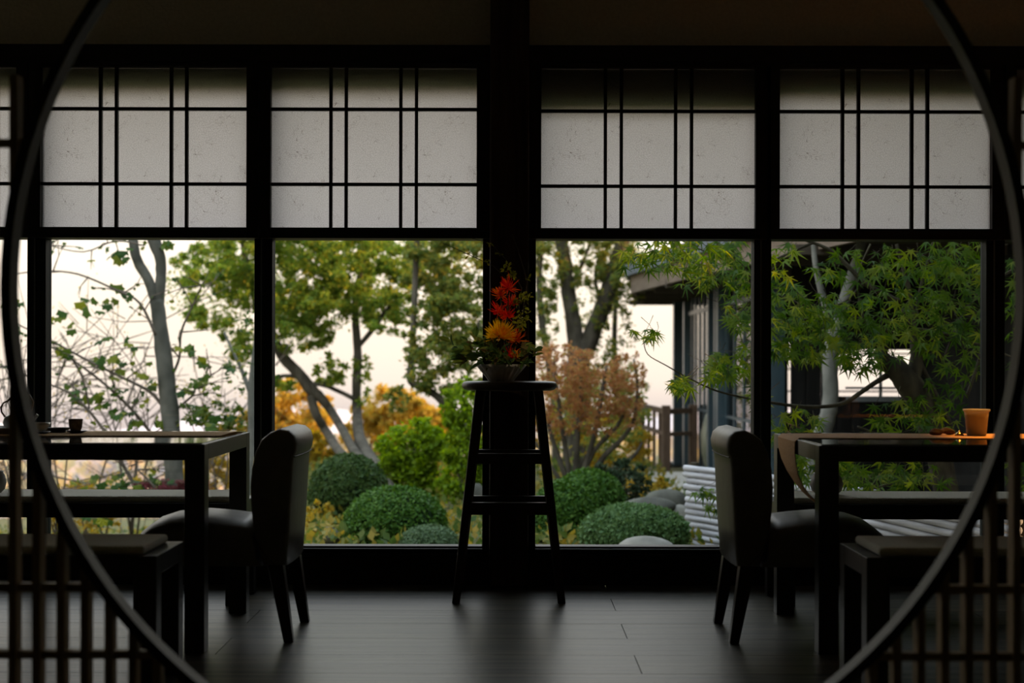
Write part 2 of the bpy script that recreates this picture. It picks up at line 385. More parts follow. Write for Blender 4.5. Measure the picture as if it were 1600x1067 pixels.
def paper_mat():
    m = bpy.data.materials.new('shoji_paper'); m.use_nodes = True; n = m.node_tree; n.nodes.clear()
    o = n.nodes.new('ShaderNodeOutputMaterial'); t = n.nodes.new('ShaderNodeBsdfTranslucent'); d = n.nodes.new('ShaderNodeBsdfDiffuse')
    mx = n.nodes.new('ShaderNodeMixShader'); mx.inputs[0].default_value = .92
    tc_ = n.nodes.new('ShaderNodeTexCoord'); n1 = n.nodes.new('ShaderNodeTexNoise'); n1.inputs['Scale'].default_value = 240; n1.inputs['Detail'].default_value = 3
    n2 = n.nodes.new('ShaderNodeTexNoise'); n2.inputs['Scale'].default_value = 9; n2.inputs['Detail'].default_value = 3
    wv = n.nodes.new('ShaderNodeTexVoronoi'); wv.feature = 'DISTANCE_TO_EDGE'; wv.inputs['Scale'].default_value = 5.5
    mp = n.nodes.new('ShaderNodeMapping'); mp.inputs['Scale'].default_value = (1.7, 1, .8); vd = n.nodes.new('ShaderNodeVectorMath'); vd.operation = 'ADD'
    n.links.new(tc_.outputs['Object'], n1.inputs['Vector']); n.links.new(tc_.outputs['Object'], n2.inputs['Vector'])
    n.links.new(tc_.outputs['Object'], mp.inputs[0]); n.links.new(mp.outputs[0], vd.inputs[0]); n.links.new(n2.outputs['Color'], vd.inputs[1]); n.links.new(vd.outputs[0], wv.inputs['Vector'])
    fib = n.nodes.new('ShaderNodeMapRange'); fib.inputs[1].default_value = 0; fib.inputs[2].default_value = .010; fib.inputs[3].default_value = 0; fib.inputs[4].default_value = 1
    n.links.new(wv.outputs['Distance'], fib.inputs[0])
    msk = n.nodes.new('ShaderNodeMapRange'); msk.inputs[1].default_value = .53; msk.inputs[2].default_value = .57; msk.inputs[3].default_value = 1; msk.inputs[4].default_value = 0
    n3 = n.nodes.new('ShaderNodeTexNoise'); n3.inputs['Scale'].default_value = 14; n.links.new(tc_.outputs['Object'], n3.inputs['Vector']); n.links.new(n3.outputs['Fac'], msk.inputs[0])
    mxx = n.nodes.new('ShaderNodeMath'); mxx.operation = 'MAXIMUM'; n.links.new(fib.outputs[0], mxx.inputs[0]); n.links.new(msk.outputs[0], mxx.inputs[1])
    r_ = n.nodes.new('ShaderNodeValToRGB'); r_.color_ramp.elements[0].position = .32; r_.color_ramp.elements[1].position = .68
    r_.color_ramp.elements[0].color = (.60, .575, .555, 1); r_.color_ramp.elements[1].color = (.84, .815, .79, 1)
    n.links.new(n1.outputs['Fac'], r_.inputs[0])
    mc = n.nodes.new('ShaderNodeMix'); mc.data_type = 'RGBA'; mc.inputs[6].default_value = (.25, .21, .18, 1)
    n.links.new(mxx.outputs[0], mc.inputs[0]); n.links.new(r_.outputs[0], mc.inputs[7])
    n.links.new(mc.outputs[2], t.inputs[0]); n.links.new(mc.outputs[2], d.inputs[0])
    n.links.new(d.outputs[0], mx.inputs[1]); n.links.new(t.outputs[0], mx.inputs[2]); n.links.new(mx.outputs[0], o.inputs[0])
    return m
M['paper'] = paper_mat()
def cup_mat():
    m = bpy.data.materials.new('frosted_cup'); m.use_nodes = True; n = m.node_tree; n.nodes.clear()
    o = n.nodes.new('ShaderNodeOutputMaterial'); t = n.nodes.new('ShaderNodeBsdfTranslucent'); d = n.nodes.new('ShaderNodeBsdfPrincipled')
    d.inputs['Base Color'].default_value = (.46, .42, .37, 1); d.inputs['Roughness'].default_value = .4; t.inputs[0].default_value = (.52, .45, .36, 1)
    mx = n.nodes.new('ShaderNodeMixShader'); mx.inputs[0].default_value = .5
    n.links.new(d.outputs[0], mx.inputs[1]); n.links.new(t.outputs[0], mx.inputs[2]); n.links.new(mx.outputs[0], o.inputs[0])
    return m
M['cup'] = cup_mat()

# ------------------------------------------------------------------ room shell
WX = 3.4; WY = 6.70            # half width of the room, plane of the window frames
def struct(o): o['kind'] = 'structure'; return o
fl = struct(thing('floor', 'dark wide-board wooden floor with long seams', 'floor')); fl['kind'] = 'structure'
MB().box(-WX, WX, -2.6, 6.72, -.12, -.022).build('subfloor', M['plinth'], fl)
seams = [6.306 - .3035*i for i in range(-2, 28)]
for i, y1 in enumerate(seams):
    y0 = y1 - .3035
    if y0 > 6.69: continue
    y1c = min(y1, 6.69)
    off = .44 if i % 2 == 0 else .44 + 1.5
    x = off - 3.0*3
    while x < WX:
        a, b = max(x, -WX), min(x + 3.0, WX)
        if b - a > .02:
            MB().box(a+.0016, b-.0016, y0+.0014, y1c-.0014, -.022, 0).build('plank', M['plank'], fl)
        x += 3.0
struct(box('ceiling', M['ceil'], -WX, WX, -2.6, 6.9, 3.0, 3.1))
struct(box('wall_west', M['darkwall'], -WX-.12, -WX, -2.6, 6.9, -.1, 3.0))
struct(box('wall_east', M['darkwall'], WX, WX+.12, -2.6, 6.9, -.1, 3.0))
struct(box('wall_south', M['darkwall'], -WX, WX, -2.72, -2.6, -.1, 3.0))
struct(box('wall_north', M['plaster'], -WX, WX, 6.72, 6.90, PZ(80, WY), 3.0))
Z_HEAD0, Z_HEAD1 = PZ(105, WY), PZ(70, 6.66)
struct(box('trim_1', M['frame'], -WX, WX, 6.66, 6.80, Z_HEAD0, Z_HEAD1, bevel=.004)); bpy.data.objects['trim_1']['label'] = 'black header beam over the paper screens'
# plinth under the windows
struct(box('baseboard_north', M['plinth'], -WX, WX, 6.68, 6.84, 0, PZ(872, 6.68), bevel=.002))
struct(box('trim_2', M['frame'], -WX, WX, 6.672, 6.86, PZ(872, 6.68), PZ(866, 6.68), bevel=.002))
# centre post
post = struct(MB().box(PX(765, 6.63), PX(826, 6.63), 6.61, 6.86, 0, 3.0).build('trim_3', M['post'], bevel=.008)); post['label'] = 'rough dark timber post between the window bays'
# eaves outside over the windows
struct(box('roof', M['soffit'], -4.2, 4.2, 6.90, 7.30, 2.78, 2.86)); bpy.data.objects['roof']['label'] = 'eaves board outside over the windows'

GB, GT = PZ(854, WY), PZ(374, WY)
bays = [(-330, 42, -345, 57), (71, 397, 57, 411), (425, 754, 411, 778), (837, 1178, 812, 1191.5), (1205, 1541, 1191.5, 1556), (1570, 1940, 1556, 1955)]
sash_top = [137, 137, 137, 166, 144, 144]
for i, (g0, g1, f0, f1) in enumerate(bays):
    wn = thing('window_%d' % (i+1), None, None, (PX((g0+g1)/2, WY), WY, GB), kind='structure')
    x0, x1, xa, xb = PX(g0, WY), PX(g1, WY), PX(f0, WY), PX(f1, WY)
    zt = Z_HEAD0; zb = PZ(866, WY)
    MB().box(xa, x0, WY, WY+.09, zb, zt).build('stile', M['bluemetal'], wn, bevel=.003)
    MB().box(x1, xb, WY, WY+.09, zb, zt).build('stile', M['bluemetal'], wn, bevel=.003)
    # slim pale bead along the glass
    MB().box(xb-.012, xb-.006, WY-.004, WY+.002, GB, GT).build('bead', M['alu'], wn)
    MB().box(x0, x1, WY+.01, WY+.09, zb, GB).build('bottom_rail', M['frame'], wn, bevel=.003)
    MB().box(x0, x1, WY-.012, WY+.01, PZ(859, WY), PZ(857, WY)).build('sill_strip', M['alu'], wn)
    MB().box(x0, x1, WY, WY+.09, GT, PZ(356, WY)).build('transom', M['frame'], wn, bevel=.003)
    MB().box(x0, x1, WY+.055, WY+.061, GB, GT).build('pane', M['glass'], wn)
    # outer head of the window, seen as the dark band through the paper
    MB().box(x0, x1, WY+.028, WY+.075, PZ(sash_top[i], WY), PZ(108, WY)).build('head_board', M['soffit'], wn)

# ------------------------------------------------------------------ shoji screens
SY = 6.655
shoji = [(-330, 24, None, 'leftmost paper screen, cut by the frame edge beyond the ring'),
         (62, 384, [154.5, 179.5, 265.5, 289.5], 'paper lattice screen over the left tea table'),
         (422, 744, [515.5, 539.5, 625, 649.5], 'paper lattice screen just left of the central post'),
         (845, 1180, [945.5, 970.5, 1055.5, 1080.5], 'paper lattice screen just right of the central post, deep dark band on top'),
         (1218, 1550, [1317, 1342, 1425.5, 1450], 'paper lattice screen over the table with the orange cup'),
         (1588, 1940, None, 'rightmost paper screen, a sliver beyond the ring')]
for i, (a, b, vb, lab) in enumerate(shoji):
    Yp = SY + .035
    xa, xb = PX(a, SY), PX(b, SY); z0, z1 = PZ(356, SY), PZ(105, SY)
    sh = thing('shoji_screen', lab, 'shoji screen', ((xa+xb)/2, SY, z0), 'paper lattice screens over the windows')
    st = .055
    xl = xa - st; xr = xb + st
    if i == 2: xr = xb + .075
    if i == 3: xl = xa - .075
    if i == 4: xl = xa - .045
    MB().box(xl, xa, SY, SY+.04, z0-.05, z1+.02).build('stile', M['frame'], sh, bevel=.002)
    MB().box(xb, xr, SY, SY+.04, z0-.05, z1+.02).build('stile', M['frame'], sh, bevel=.002)
    MB().box(xa, xb, SY, SY+.04, z0-.05, z0).build('rail', M['frame'], sh, bevel=.002)
    MB().box(xa, xb, SY, SY+.04, z1, z1+.02).build('rail', M['frame'], sh, bevel=.002)
    if vb is None:
        wd = b - a; vb = [a + wd*q for q in (.285, .362, .63, .705)]
    dy = 2 if i > 2 else 0
    hb = [170.5 + dy, 288 + dy]
    t = .0075
    for q in vb: MB().box(PX(q, SY)-t, PX(q, SY)+t, SY+.012, SY+.032, z0, z1).build('muntin', M['frame'], sh)
    for q in hb: MB().box(xa, xb, SY+.010, SY+.030, PZ(q, SY)-t, PZ(q, SY)+t).build('muntin', M['frame'], sh)
    xs = [xa] + [PX(q, SY) for q in vb] + [xb]; zs = [z1] + [PZ(q, SY) for q in hb] + [z0]
    for c in range(len(xs)-1):
        for r_ in range(3):
            MB().box(xs[c], xs[c+1], SY+.0335, SY+.0340, zs[r_+1], zs[r_]).build('paper_pane', M['paper'], sh)

# ------------------------------------------------------------------ sockets on the plinth
for k, (a, b, lab) in enumerate([(354, 374, 'dark socket plate on plinth, the one nearer the table leg'), (377, 399, 'dark socket plate on plinth, the one nearer the chair')]):
    so = thing('socket_plate', lab, 'socket', (PX((a+b)/2, 6.68), 6.678, .1), 'sockets on the plinth below the window')
    MB().box(PX(a, 6.68), PX(b, 6.68), 6.668, 6.681, PZ(906, 6.68), PZ(884, 6.68)).build('plate', M['socket'], so, bevel=.002)
    c = (a+b)/2
    for q in ((c-2,) if k == 0 else (c-1, c+5)):
        MB().box(PX(q-2.4, 6.68), PX(q+2.4, 6.68), 6.665, 6.669, PZ(898, 6.68), PZ(887, 6.68)).build('insert', M['socketpale'], so)

# ------------------------------------------------------------------ moon gate lattice
SG = 3.40; k = SG / F
gx, gz, gr = (807-800)*k, CH + (HY-452)*k, 792*k
mg = thing('moon_gate_lattice', 'dark round moon-gate ring with vertical lattice slats framing the view', 'lattice screen', (gx, SG, 0))
def annulus(r0, r1, y0, y1, n=128):
    rings = []
    for i in range(n+1):
        a = 2*math.pi*i/n; ca, sa = math.cos(a), math.sin(a)
        rings.append([(gx+r0*ca, y0, gz+r0*sa), (gx+r1*ca, y0, gz+r1*sa), (gx+r1*ca, y1, gz+r1*sa), (gx+r0*ca, y1, gz+r0*sa)])
    return MB().loft(rings, cap=False)
annulus(gr, gr+.0235, SG, SG+.058).build('ring', M['ring'], mg, smooth=False, bevel=0)
ro = gr + .018
for side in (-1, 1):
    for q in range(-9, 9):
        px = 18 + 37.7*q if side < 0 else 1592 - 37.4*q
        X = PX(px, SG); dx = X - gx
        if side < 0 and px > 700 or side > 0 and px < 900 or abs(X) > 1.66: continue
        hw = .0095
        zt = PZ(117, SG)
        segs = [(0.0, zt)] if abs(dx) > ro else [(0.0, gz - math.sqrt(ro*ro-dx*dx)), (gz + math.sqrt(ro*ro-dx*dx), zt)]
        for z0, z1 in segs:
            if z1 - z0 < .12: continue
            MB().box(X-hw, X+hw, SG+.006, SG+.050, z0, z1).build('slat', M['slat'], mg, bevel=.001)
    for z in (PZ(1132, SG), PZ(1027, SG), PZ(921, SG), PZ(223, SG)):
        dz = z - gz; e = math.sqrt(max(0, ro*ro - dz*dz))
        xi, xo = gx + side*e, side*1.70
        MB().box(min(xi, xo), max(xi, xo), SG+.014, SG+.042, z-.0095, z+.0095).build('rail', M['slat'], mg, bevel=.001)
    MB().box(side*1.74-.04, side*1.74+.04, SG-.02, SG+.06, 0, 3.0).build('post', M['frame'], mg, bevel=.004)

# ------------------------------------------------------------------ tables
TY0, TY1, TZ = 5.105, 5.985, .751
def table(s, lab):
    xe = 1.103*s; xo = 2.78*s
    a, b = min(xe, xo), max(xe, xo)
    t = thing('dining_table', lab, 'table', ((a+b)/2, (TY0+TY1)/2, 0), 'long dark tables by the windows')
    L = .072; h = .058
    for x0 in (a, b-L):
        for y0 in (TY0, TY1-L):
            MB().box(x0, x0+L, y0, y0+L, 0, TZ).build('leg', M['table'], t, bevel=.002)
    MB().box(a+L, b-L, TY0, TY0+L, TZ-h, TZ).build('rail', M['table'], t, bevel=.002)
    MB().box(a+L, b-L, TY1-L, TY1, TZ-h, TZ).build('rail', M['table'], t, bevel=.002)
    for x0 in (a, b-L):
        MB().box(x0, x0+L, TY0+L, TY1-L, TZ-h, TZ).build('rail', M['table'], t, bevel=.002)
    MB().box(a+.012, b-.012, TY0+.012, TY1-.012, TZ, TZ+.004).build('tabletop', M['tabletop'], t, bevel=.001)
    return t
table(-1, 'long black table under the tea set with a coarse hessian runner')
table(1, 'long black table carrying the orange cup and a hanging tan runner')
TT = TZ + .004
hr = thing('hessian_runner', 'coarse brown hessian runner lying along the tea-set table', 'table runner', (-1.9, 5.7, TT))
MB().box(-2.74, -1.14, 5.53, 5.87, TT, TT+.004).build('cloth', M['hessian'], hr)
fb = MB()
for i in range(70):
    y = 5.53 + .34*(i+.5)/70; e = random.uniform(.02, .04)
    fb.tube([(-1.14, y, TT+.002), (-1.14+e, y+random.uniform(-.004, .004), TT+.002)], .0012, 4)
fb.build('fringe', M['hessian'], hr, kind='stuff')
rn = thing('tan_runner', 'tan cloth runner drooping over the end of the table with the orange cup', 'table runner', (1.9, 5.6, TT))
A = []; B = []
for x in (2.75, 2.4, 2.0, 1.6, 1.25, 1.15, 1.112): A.append((x, 5.50, TT)); B.append((x, 5.85, TT))
for x, z, ya, yb in ((1.097, TT-.012, 5.50, 5.85), (1.096, .70, 5.50, 5.83), (1.098, .66, 5.49, 5.78), (1.104, .62, 5.48, 5.70), (1.118, .58, 5.46, 5.62), (1.14, .545, 5.45, 5.57), (1.17, .515, 5.44, 5.53), (1.20, .49, 5.44, 5.50)):
    A.append((x, ya, z)); B.append((x, yb, z))
MB().strip(A, B, -.003).build('cloth', M['runner'], rn, smooth=False)

# ------------------------------------------------------------------ benches
def bench(s, xe, y0, y1, lab, grp, cush_z=.028):
    xo = 2.6*s; a, b = min(xe*s, xo), max(xe*s, xo); H = .44; L = .066; h = .062
    t = thing('bench', lab, 'bench', ((a+b)/2, (y0+y1)/2, 0), grp)
    for x0 in (a, b-L):
        for yy in (y0, y1-L):
            MB().box(x0, x0+L, yy, yy+L, 0, H).build('leg', M['table'], t, bevel=.002)
        MB().box(x0, x0+L, y0+L, y1-L, H-h, H).build('rail', M['table'], t, bevel=.002)
    for yy in (y0, y1-L):
        MB().box(a+L, b-L, yy, yy+L, H-h, H).build('rail', M['table'], t, bevel=.002)
    MB().box(a+L, b-L, y0+L, y1-L, H-.02, H-.004).build('seat_board', M['table'], t)
    c = MB(); x0, x1, ya, yb = a+.045, b-.045, y0+.025, y1-.02
    c.box(x0, x1, ya, yb, H, H+cush_z)
    c.build('cushion', M['cushion'], t, bevel=.011, label='grey-green fabric seat pad')
    return t
bench(-1, 1.11, 4.444, 4.81, 'dark bench with pad on the camera side of the tea-set table', 'benches along the tables')
bench(1, 1.11, 4.444, 4.81, 'dark bench with pad on the camera side of the orange-cup table', 'benches along the tables')
bench(-1, 1.16, 6.09, 6.46, 'dark bench with pad between the tea-set table and the window', 'benches along the tables')
bench(1, 1.15, 6.09, 6.46, 'dark bench with pad between the orange-cup table and the window', 'benches along the tables')

# ------------------------------------------------------------------ chairs
def chair(s, lab):
    t = thing('dining_chair', lab, 'chair', (1.1*s, 5.53, 0), 'leather chairs at the table ends')
    y0, y1 = 5.295, 5.765; yc = (y0+y1)/2; hw = (y1-y0)/2
    back = [(.842, .286), (.832, .42), (.824, .56), (.819, .66), (.815, .695), (.806, .712), (.803, .742), (.811, .772), (.834, .792), (.866, .798), (.902, .784), (.935, .758), (.957, .715), (.972, .65), (.978, .58), (.974, .50), (.966, .43), (.952, .37), (.925, .286)]
    rings = []
    cx, cz = .895, .55
    for q, sh in ((-1.0, .86), (-.97, .95), (-.88, .99), (-.5, 1.0), (0, 1.0), (.5, 1.0), (.88, .99), (.97, .95), (1.0, .86)):
        ring = []
        for x, z in back:
            bow = .010*(1-q*q)                                   # the outer face bellies a little
            xx = cx + (x-cx)*sh - (bow if x < .86 else 0)
            zz = cz + (z-cz)*(1-(1-sh)*.25)
            ring.append((s*xx, yc+q*hw, zz))
        rings.append(ring)
    bk = MB().loft(rings).build('backrest', M['leather'], t, smooth=True)
    sm = MB(); rr = []
    for q in (-.965, -.5, 0, .5, .965):
        rr.append((s*(.815 - .010*(1-q*q) - .003), yc+q*hw, .694))
    sm.tube(rr, .0028, 6).build('piping', M['piping'], bk)
    seat = [(.93, .286), (.955, .33), (.962, .40), (.967, .445), (1.02, .452), (1.10, .462), (1.20, .470), (1.29, .462), (1.355, .440), (1.405, .405), (1.435, .355), (1.446, .315), (1.437, .292), (1.41, .286)]
    rings = []
    for q, dz in ((-1.0, -.060), (-.97, -.040), (-.88, -.022), (-.6, -.005), (0, .006), (.6, -.005), (.88, -.022), (.97, -.040), (1.0, -.060)):
        rings.append([(s*(x if x < 1.3 else x + dz*.25), yc+q*hw*.99, z + (dz if z > .4 else dz*.3 if z > .3 else 0)) for x, z in seat])
    MB().loft(rings).build('seat', M['leather'], t, smooth=True)
    for yy in (yc-hw*.992, yc+hw*.992):
        MB().tube([(s*.880, yy, .292), (s*.925, yy, .335), (s*.962, yy, .395)], .0025, 6).build('piping', M['piping'], bk)
    def leg(xt, xb, yt, yb, wt, wb):
        lo = [(s*(xb-wb/2), yb-wb/2, 0), (s*(xb+wb/2), yb-wb/2, 0), (s*(xb+wb/2), yb+wb/2, 0), (s*(xb-wb/2), yb+wb/2, 0)]
        hi = [(s*(xt-wt/2), yt-wt/2, .292), (s*(xt+wt/2), yt-wt/2, .292), (s*(xt+wt/2), yt+wt/2, .292), (s*(xt-wt/2), yt+wt/2, .292)]
        MB().hexa(lo, hi).build('leg', M['chairleg'], t, bevel=.003)
    for yy, yb in ((y0+.035, y0+.028), (y1-.035, y1-.032)):
        leg(.882, .832, yy, yb, .058, .036); leg(1.385, 1.395, yy, yb, .052, .036)
    return t
chair(-1, 'taupe leather scroll-back chair tucked under the tea-set table')
chair(1, 'taupe leather scroll-back chair tucked under the table with the orange cup')

# ------------------------------------------------------------------ stool
SX, SYc, SZ = PX(796, 6.37), 6.37, .962
st = thing('tall_stool', 'tall dark wooden stool with round seat before the post', 'stool', (SX, SYc, 0))
MB().lathe([(.0, -.040), (.19, -.040), (.203, -.036), (.211, -.027), (.2125, -.018), (.211, -.009), (.204, -.002), (.195, 0), (0, 0)], (SX, SYc, SZ), 48).build('seat', M['stool'], st, smooth=True)
def lp(sx, sy, z):
    q = (SZ-.04-z)/(SZ-.04)
    return Vector((SX+sx*(.128+.102*q), SYc+sy*(.115+.070*q), z))
for sx in (-1, 1):
    for sy in (-1, 1):
        lo, hi = lp(sx, sy, 0), lp(sx, sy, SZ-.038); w0, w1 = .017, .021
        MB().hexa([lo+Vector((i*w0, j*w0, 0)) for i, j in ((-1,-1),(1,-1),(1,1),(-1,1))], [hi+Vector((i*w1, j*w1, 0)) for i, j in ((-1,-1),(1,-1),(1,1),(-1,1))]).build('leg', M['stoolleg'], st, bevel=.004)
for z in (.625, .408):
    hgt = .046 if z > .5 else .054
    for sy in (-1, 1): MB().bar(lp(-1, sy, z), lp(1, sy, z), .024, hgt).build('rung', M['stoolleg'], st, bevel=.003)
    for sx in (-1, 1): MB().bar(lp(sx, -1, z+.01), lp(sx, 1, z+.01), .022, .035).build('rung', M['stoolleg'], st, bevel=.003)

# ------------------------------------------------------------------ bowl of flowers on the stool
BX, BY = PX(783, 6.33), 6.33; BZ = SZ
bo = thing('flower_bowl', 'pale fluted ceramic bowl holding the flowers on the stool', 'bowl', (BX, BY, BZ))
MB().lathe([(.0, .004), (.05, .0), (.055, .004), (.075, .030), (.095, .055), (.112, .075), (.108, .076), (.090, .055), (.068, .028), (.04, .014), (0, .012)], (BX, BY, BZ), 72, 18, .035).build('body', M['bowl'], bo, smooth=True)
MB().lathe([(0, .058), (.085, .058), (.088, .050), (0, .050)], (BX, BY, BZ), 24).build('soil', M['soil'], bo)
def petal_burst(c, n, L, wd, mat_, par, name, up=(0, 0, 1), lo=-.1, curl=.35, seed=1):
    n = int(n*1.6); wd *= .75
    r = np.random.default_rng(seed); V = []; T = []
    for i in range(n):
        z = r.uniform(lo, 1); a = r.uniform(0, 6.283); h = math.sqrt(max(0, 1-z*z))
        d = Vector((h*math.cos(a), h*math.sin(a), z)); l = L*r.uniform(.75, 1.1)
        sd = d.cross(Vector((r.normal(), r.normal(), r.normal()))).normalized()*wd
        kk = Vector((r.normal(), r.normal(), r.normal()))*curl*l*.5 + Vector((0, 0, curl*l*.5))
        b = len(V); c = Vector(c)
        for t_, ww in ((.08, .4), (.5, 1.0), (.85, .8), (1.0, .1)):
            p = c + d*l*t_ + kk*t_*t_
            V += [tuple(p-sd*ww), tuple(p+sd*ww)]
        for q in range(3): T += [(b+2*q, b+2*q+1, b+2*q+3), (b+2*q, b+2*q+3, b+2*q+2)]
    return npmesh(name, np.array(V), np.array(T), mat_, par, 'stuff')
ctr = Vector((BX, BY, BZ+.05))
def flower(name, lab, cat, px, py, Y, n, L, wd, mt, grp=None, lo=-.2, curl=.35, seed=1):
    c = P(px, py, Y)
    t = thing(name, lab, cat, tuple(ctr), grp)
    mid = (ctr + c)/2 + Vector((.012, 0, 0))
    MB().tube([ctr, mid, c], .0028, 6).build('stem', M['stem'], t)
    petal_burst(c, n, L, wd, mt, t, 'petals', lo=lo, curl=curl, seed=seed)
    return t
flower('chrysanthemum', 'yellow spider chrysanthemum opening wide above the bowl', 'flower', 782, 528, 6.30, 300, .070, .0032, M['petal_y'], lo=-.25, curl=.25, seed=3)
flower('chrysanthemum', 'small yellow bloom low at the right rim of the bowl', 'flower', 806, 556, 6.28, 50, .022, .003, M['petal_y'], lo=-.6, seed=4)
for j, (px, py, n, L, mt, lab) in enumerate([
        (794, 450, 46, .042, 'petal_r', 'topmost scarlet spidery bloom against the dark post'),
        (782, 462, 42, .038, 'petal_o', 'orange-red spidery bloom second from the top of the spike'),
        (796, 474, 46, .038, 'petal_r', 'scarlet spidery bloom midway up the spike'),
        (779, 488, 44, .036, 'petal_r', 'deep scarlet bloom on the left of the spike, above the yellow flower'),
        (793, 495, 42, .034, 'petal_r', 'scarlet bloom directly above the yellow flower'),
        (806, 532, 56, .040, 'petal_o', 'orange-red bloom right of the yellow flower'),
        (798, 556, 52, .036, 'petal_r', 'dark scarlet bloom low over the bowl rim')]):
    flower('spider_lily', lab, 'flower', px, py, 6.30+.012*(j % 3), n, L, .0034, M[mt], 'scarlet spidery blooms in the bowl', lo=-.7, curl=.6, seed=20+j)
def oval_mesh():
    tv, tt = t_oval(.08, .20); me = bpy.data.meshes.new('leaf'); me.from_pydata([tuple(v) for v in tv], [], [tuple(int(i) for i in t) for t in tt]); me.materials.append(M['lf_bouquet']); return me
OVM = oval_mesh()
def put_leaf(me, parent, p, n_, tip, size):
    o = bpy.data.objects.new('leaf', me); COL.objects.link(o); o.parent = parent
    n_ = Vector(n_).normalized(); tip = Vector(tip); tip = (tip - n_*tip.dot(n_)).normalized(); x = tip.cross(n_)
    m = Matrix((x, tip, n_)).transposed().to_4x4()
    m = Matrix.Translation(Vector(p)-ORG[parent.name]) @ m @ Matrix.Scale(size, 4)
    o.matrix_local = m
    return o
def spray(lab, tips, grp, size=.05, nl=14):
    t = thing('leafy_spray', lab, 'foliage', tuple(ctr), grp)
    for (px, py, Y) in tips:
        e = P(px, py, Y); mid = ctr*.45 + e*.55 + Vector((0, 0, .025))
        pts = [ctr, mid, e]
        MB().tube(pts, [.0028, .002, .001], 6).build('stem', M['stem'], t)
        for i in range(nl):
            q = random.uniform(.45, 1.0); p = ctr*(1-q)**2 + mid*2*q*(1-q) + e*q*q
            d = (e-ctr).normalized()
            put_leaf(OVM, t, p + Vector((random.gauss(0, .012), random.gauss(0, .012), random.gauss(0, .012))), (random.gauss(0, .6), -.7+random.gauss(0, .5), .6+random.gauss(0, .5)), d + Vector((random.gauss(0, .7), random.gauss(0, .4), random.gauss(0, .6))), size*random.uniform(.6, 1.25))
    return t
spray('dark glossy leaf spray reaching out left over the bowl rim', [(712, 545, 6.28), (722, 560, 6.24), (735, 530, 6.33)], 'leaf sprays in the bowl', .062, 16)
spray('dense dark green leaves massed in the middle of the bowl', [(752, 552, 6.22), (768, 545, 6.25), (760, 528, 6.34), (786, 555, 6.20)], 'leaf sprays in the bowl', .05, 26)
spray('bronze-green leaves spilling over the right rim of the bowl', [(838, 552, 6.30), (822, 562, 6.24), (826, 540, 6.34)], 'leaf sprays in the bowl', .05, 14)
def sprig(lab, tip, blobs, grp, n=34, size=.022):
    e = P(*tip); t = thing('flowering_sprig', lab, 'sprig', tuple(ctr), grp)
    mid = ctr*.5 + e*.5 + Vector((.02, 0, 0))
    MB().tube([ctr, mid, e], [.0024, .0018, .0009], 6).build('stem', M['stem'], t)
    pts = in_ellipsoids([(P(x, y, Y), (r/350, r/350, r/350), n) for x, y, Y, r in blobs])
    V, T = leaves(pts, size, T_OVAL, (0, -.5, .6), .9)
    npmesh('leaves', V, T, M['lf_sprig'], t, 'stuff')
sprig('yellow-green flowering sprig with two tufts right of the scarlet spike', (826, 452, 6.32), [(822, 462, 6.32, 11), (818, 492, 6.32, 13), (815, 508, 6.30, 9), (806, 470, 6.33, 6)], 'yellow-green sprigs in the bowl')
sprig('tall thin sprig with a small yellow-green tuft beside the post edge', (788, 414, 6.34), [(790, 418, 6.34, 7), (800, 430, 6.34, 3)], 'yellow-green sprigs in the bowl', 14)
for lab, pts, blobs in [
        ('thin bare twig arching out left to the window head', [(800, 520), (806, 450), (770, 415), (730, 397), (692, 380)], [(733, 398, 4), (762, 408, 5)]),
        ('thin twig curving up left past the screen corner', [(806, 515), (815, 450), (790, 405), (765, 380), (735, 372)], [(765, 381, 4), (779, 397, 4)]),
        ('thin straight twig rising up the dark post', [(812, 515), (824, 440), (812, 400), (800, 365)], [(826, 436, 3)])]:
    t = thing('bare_twig', lab, 'twig', tuple(ctr), 'bare twigs rising from the bowl')
    MB().tube([ctr] + [P(x, y, 6.36) for x, y in pts], [.0028, .0025, .0022, .0019, .0016, .0012][:len(pts)+1], 5).build('stem', M['twig'], t)
    pp = in_ellipsoids([(P(x, y, 6.36), (r/350, r/350, r/350), 7) for x, y, r in blobs])
    V, T = leaves(pp, .018, T_OVAL, (0, -.5, .6), .9); npmesh('buds', V, T, M['lf_sprig'], t, 'stuff')

# ------------------------------------------------------------------ tea things on the left table
RT = TT + .004
def at(px, Y): return PX(px, Y)
Yt = 5.72
tp = thing('teapot', 'pale round teapot with a tall looped handle, half behind the ring', 'teapot', (at(28, Yt), Yt, RT))
tx = at(28, Yt)
tray = thing('tea_boat', 'white shallow tea boat under the teapot', 'tray', (at(8, Yt), Yt, RT))
MB().lathe([(0, .0), (.10, .0), (.125, .022), (.128, .026), (.118, .024), (.095, .008), (0, .008)], (at(18, Yt), Yt, RT), 40).build('body', M['white'], tray, smooth=True)
tx = at(26, Yt); tzb = RT+.009
MB().lathe([(0, 0), (.030, 0), (.034, .003), (.048, .018), (.053, .034), (.048, .052), (.034, .063), (.026, .066), (0, .066)], (tx, Yt, tzb), 32).build('body', M['celadon'], tp, smooth=True)
MB().lathe([(.027, .065), (.026, .072), (.012, .080), (.006, .083), (.009, .091), (.006, .098), (0, .099)], (tx, Yt, tzb), 24).build('lid', M['celadon'], tp, smooth=True)
MB().tube([(tx+.045, Yt, tzb+.030), (tx+.068, Yt, tzb+.044), (tx+.085, Yt, tzb+.064)], [.013, .008, .006], 10).build('spout', M['celadon'], tp, smooth=True)
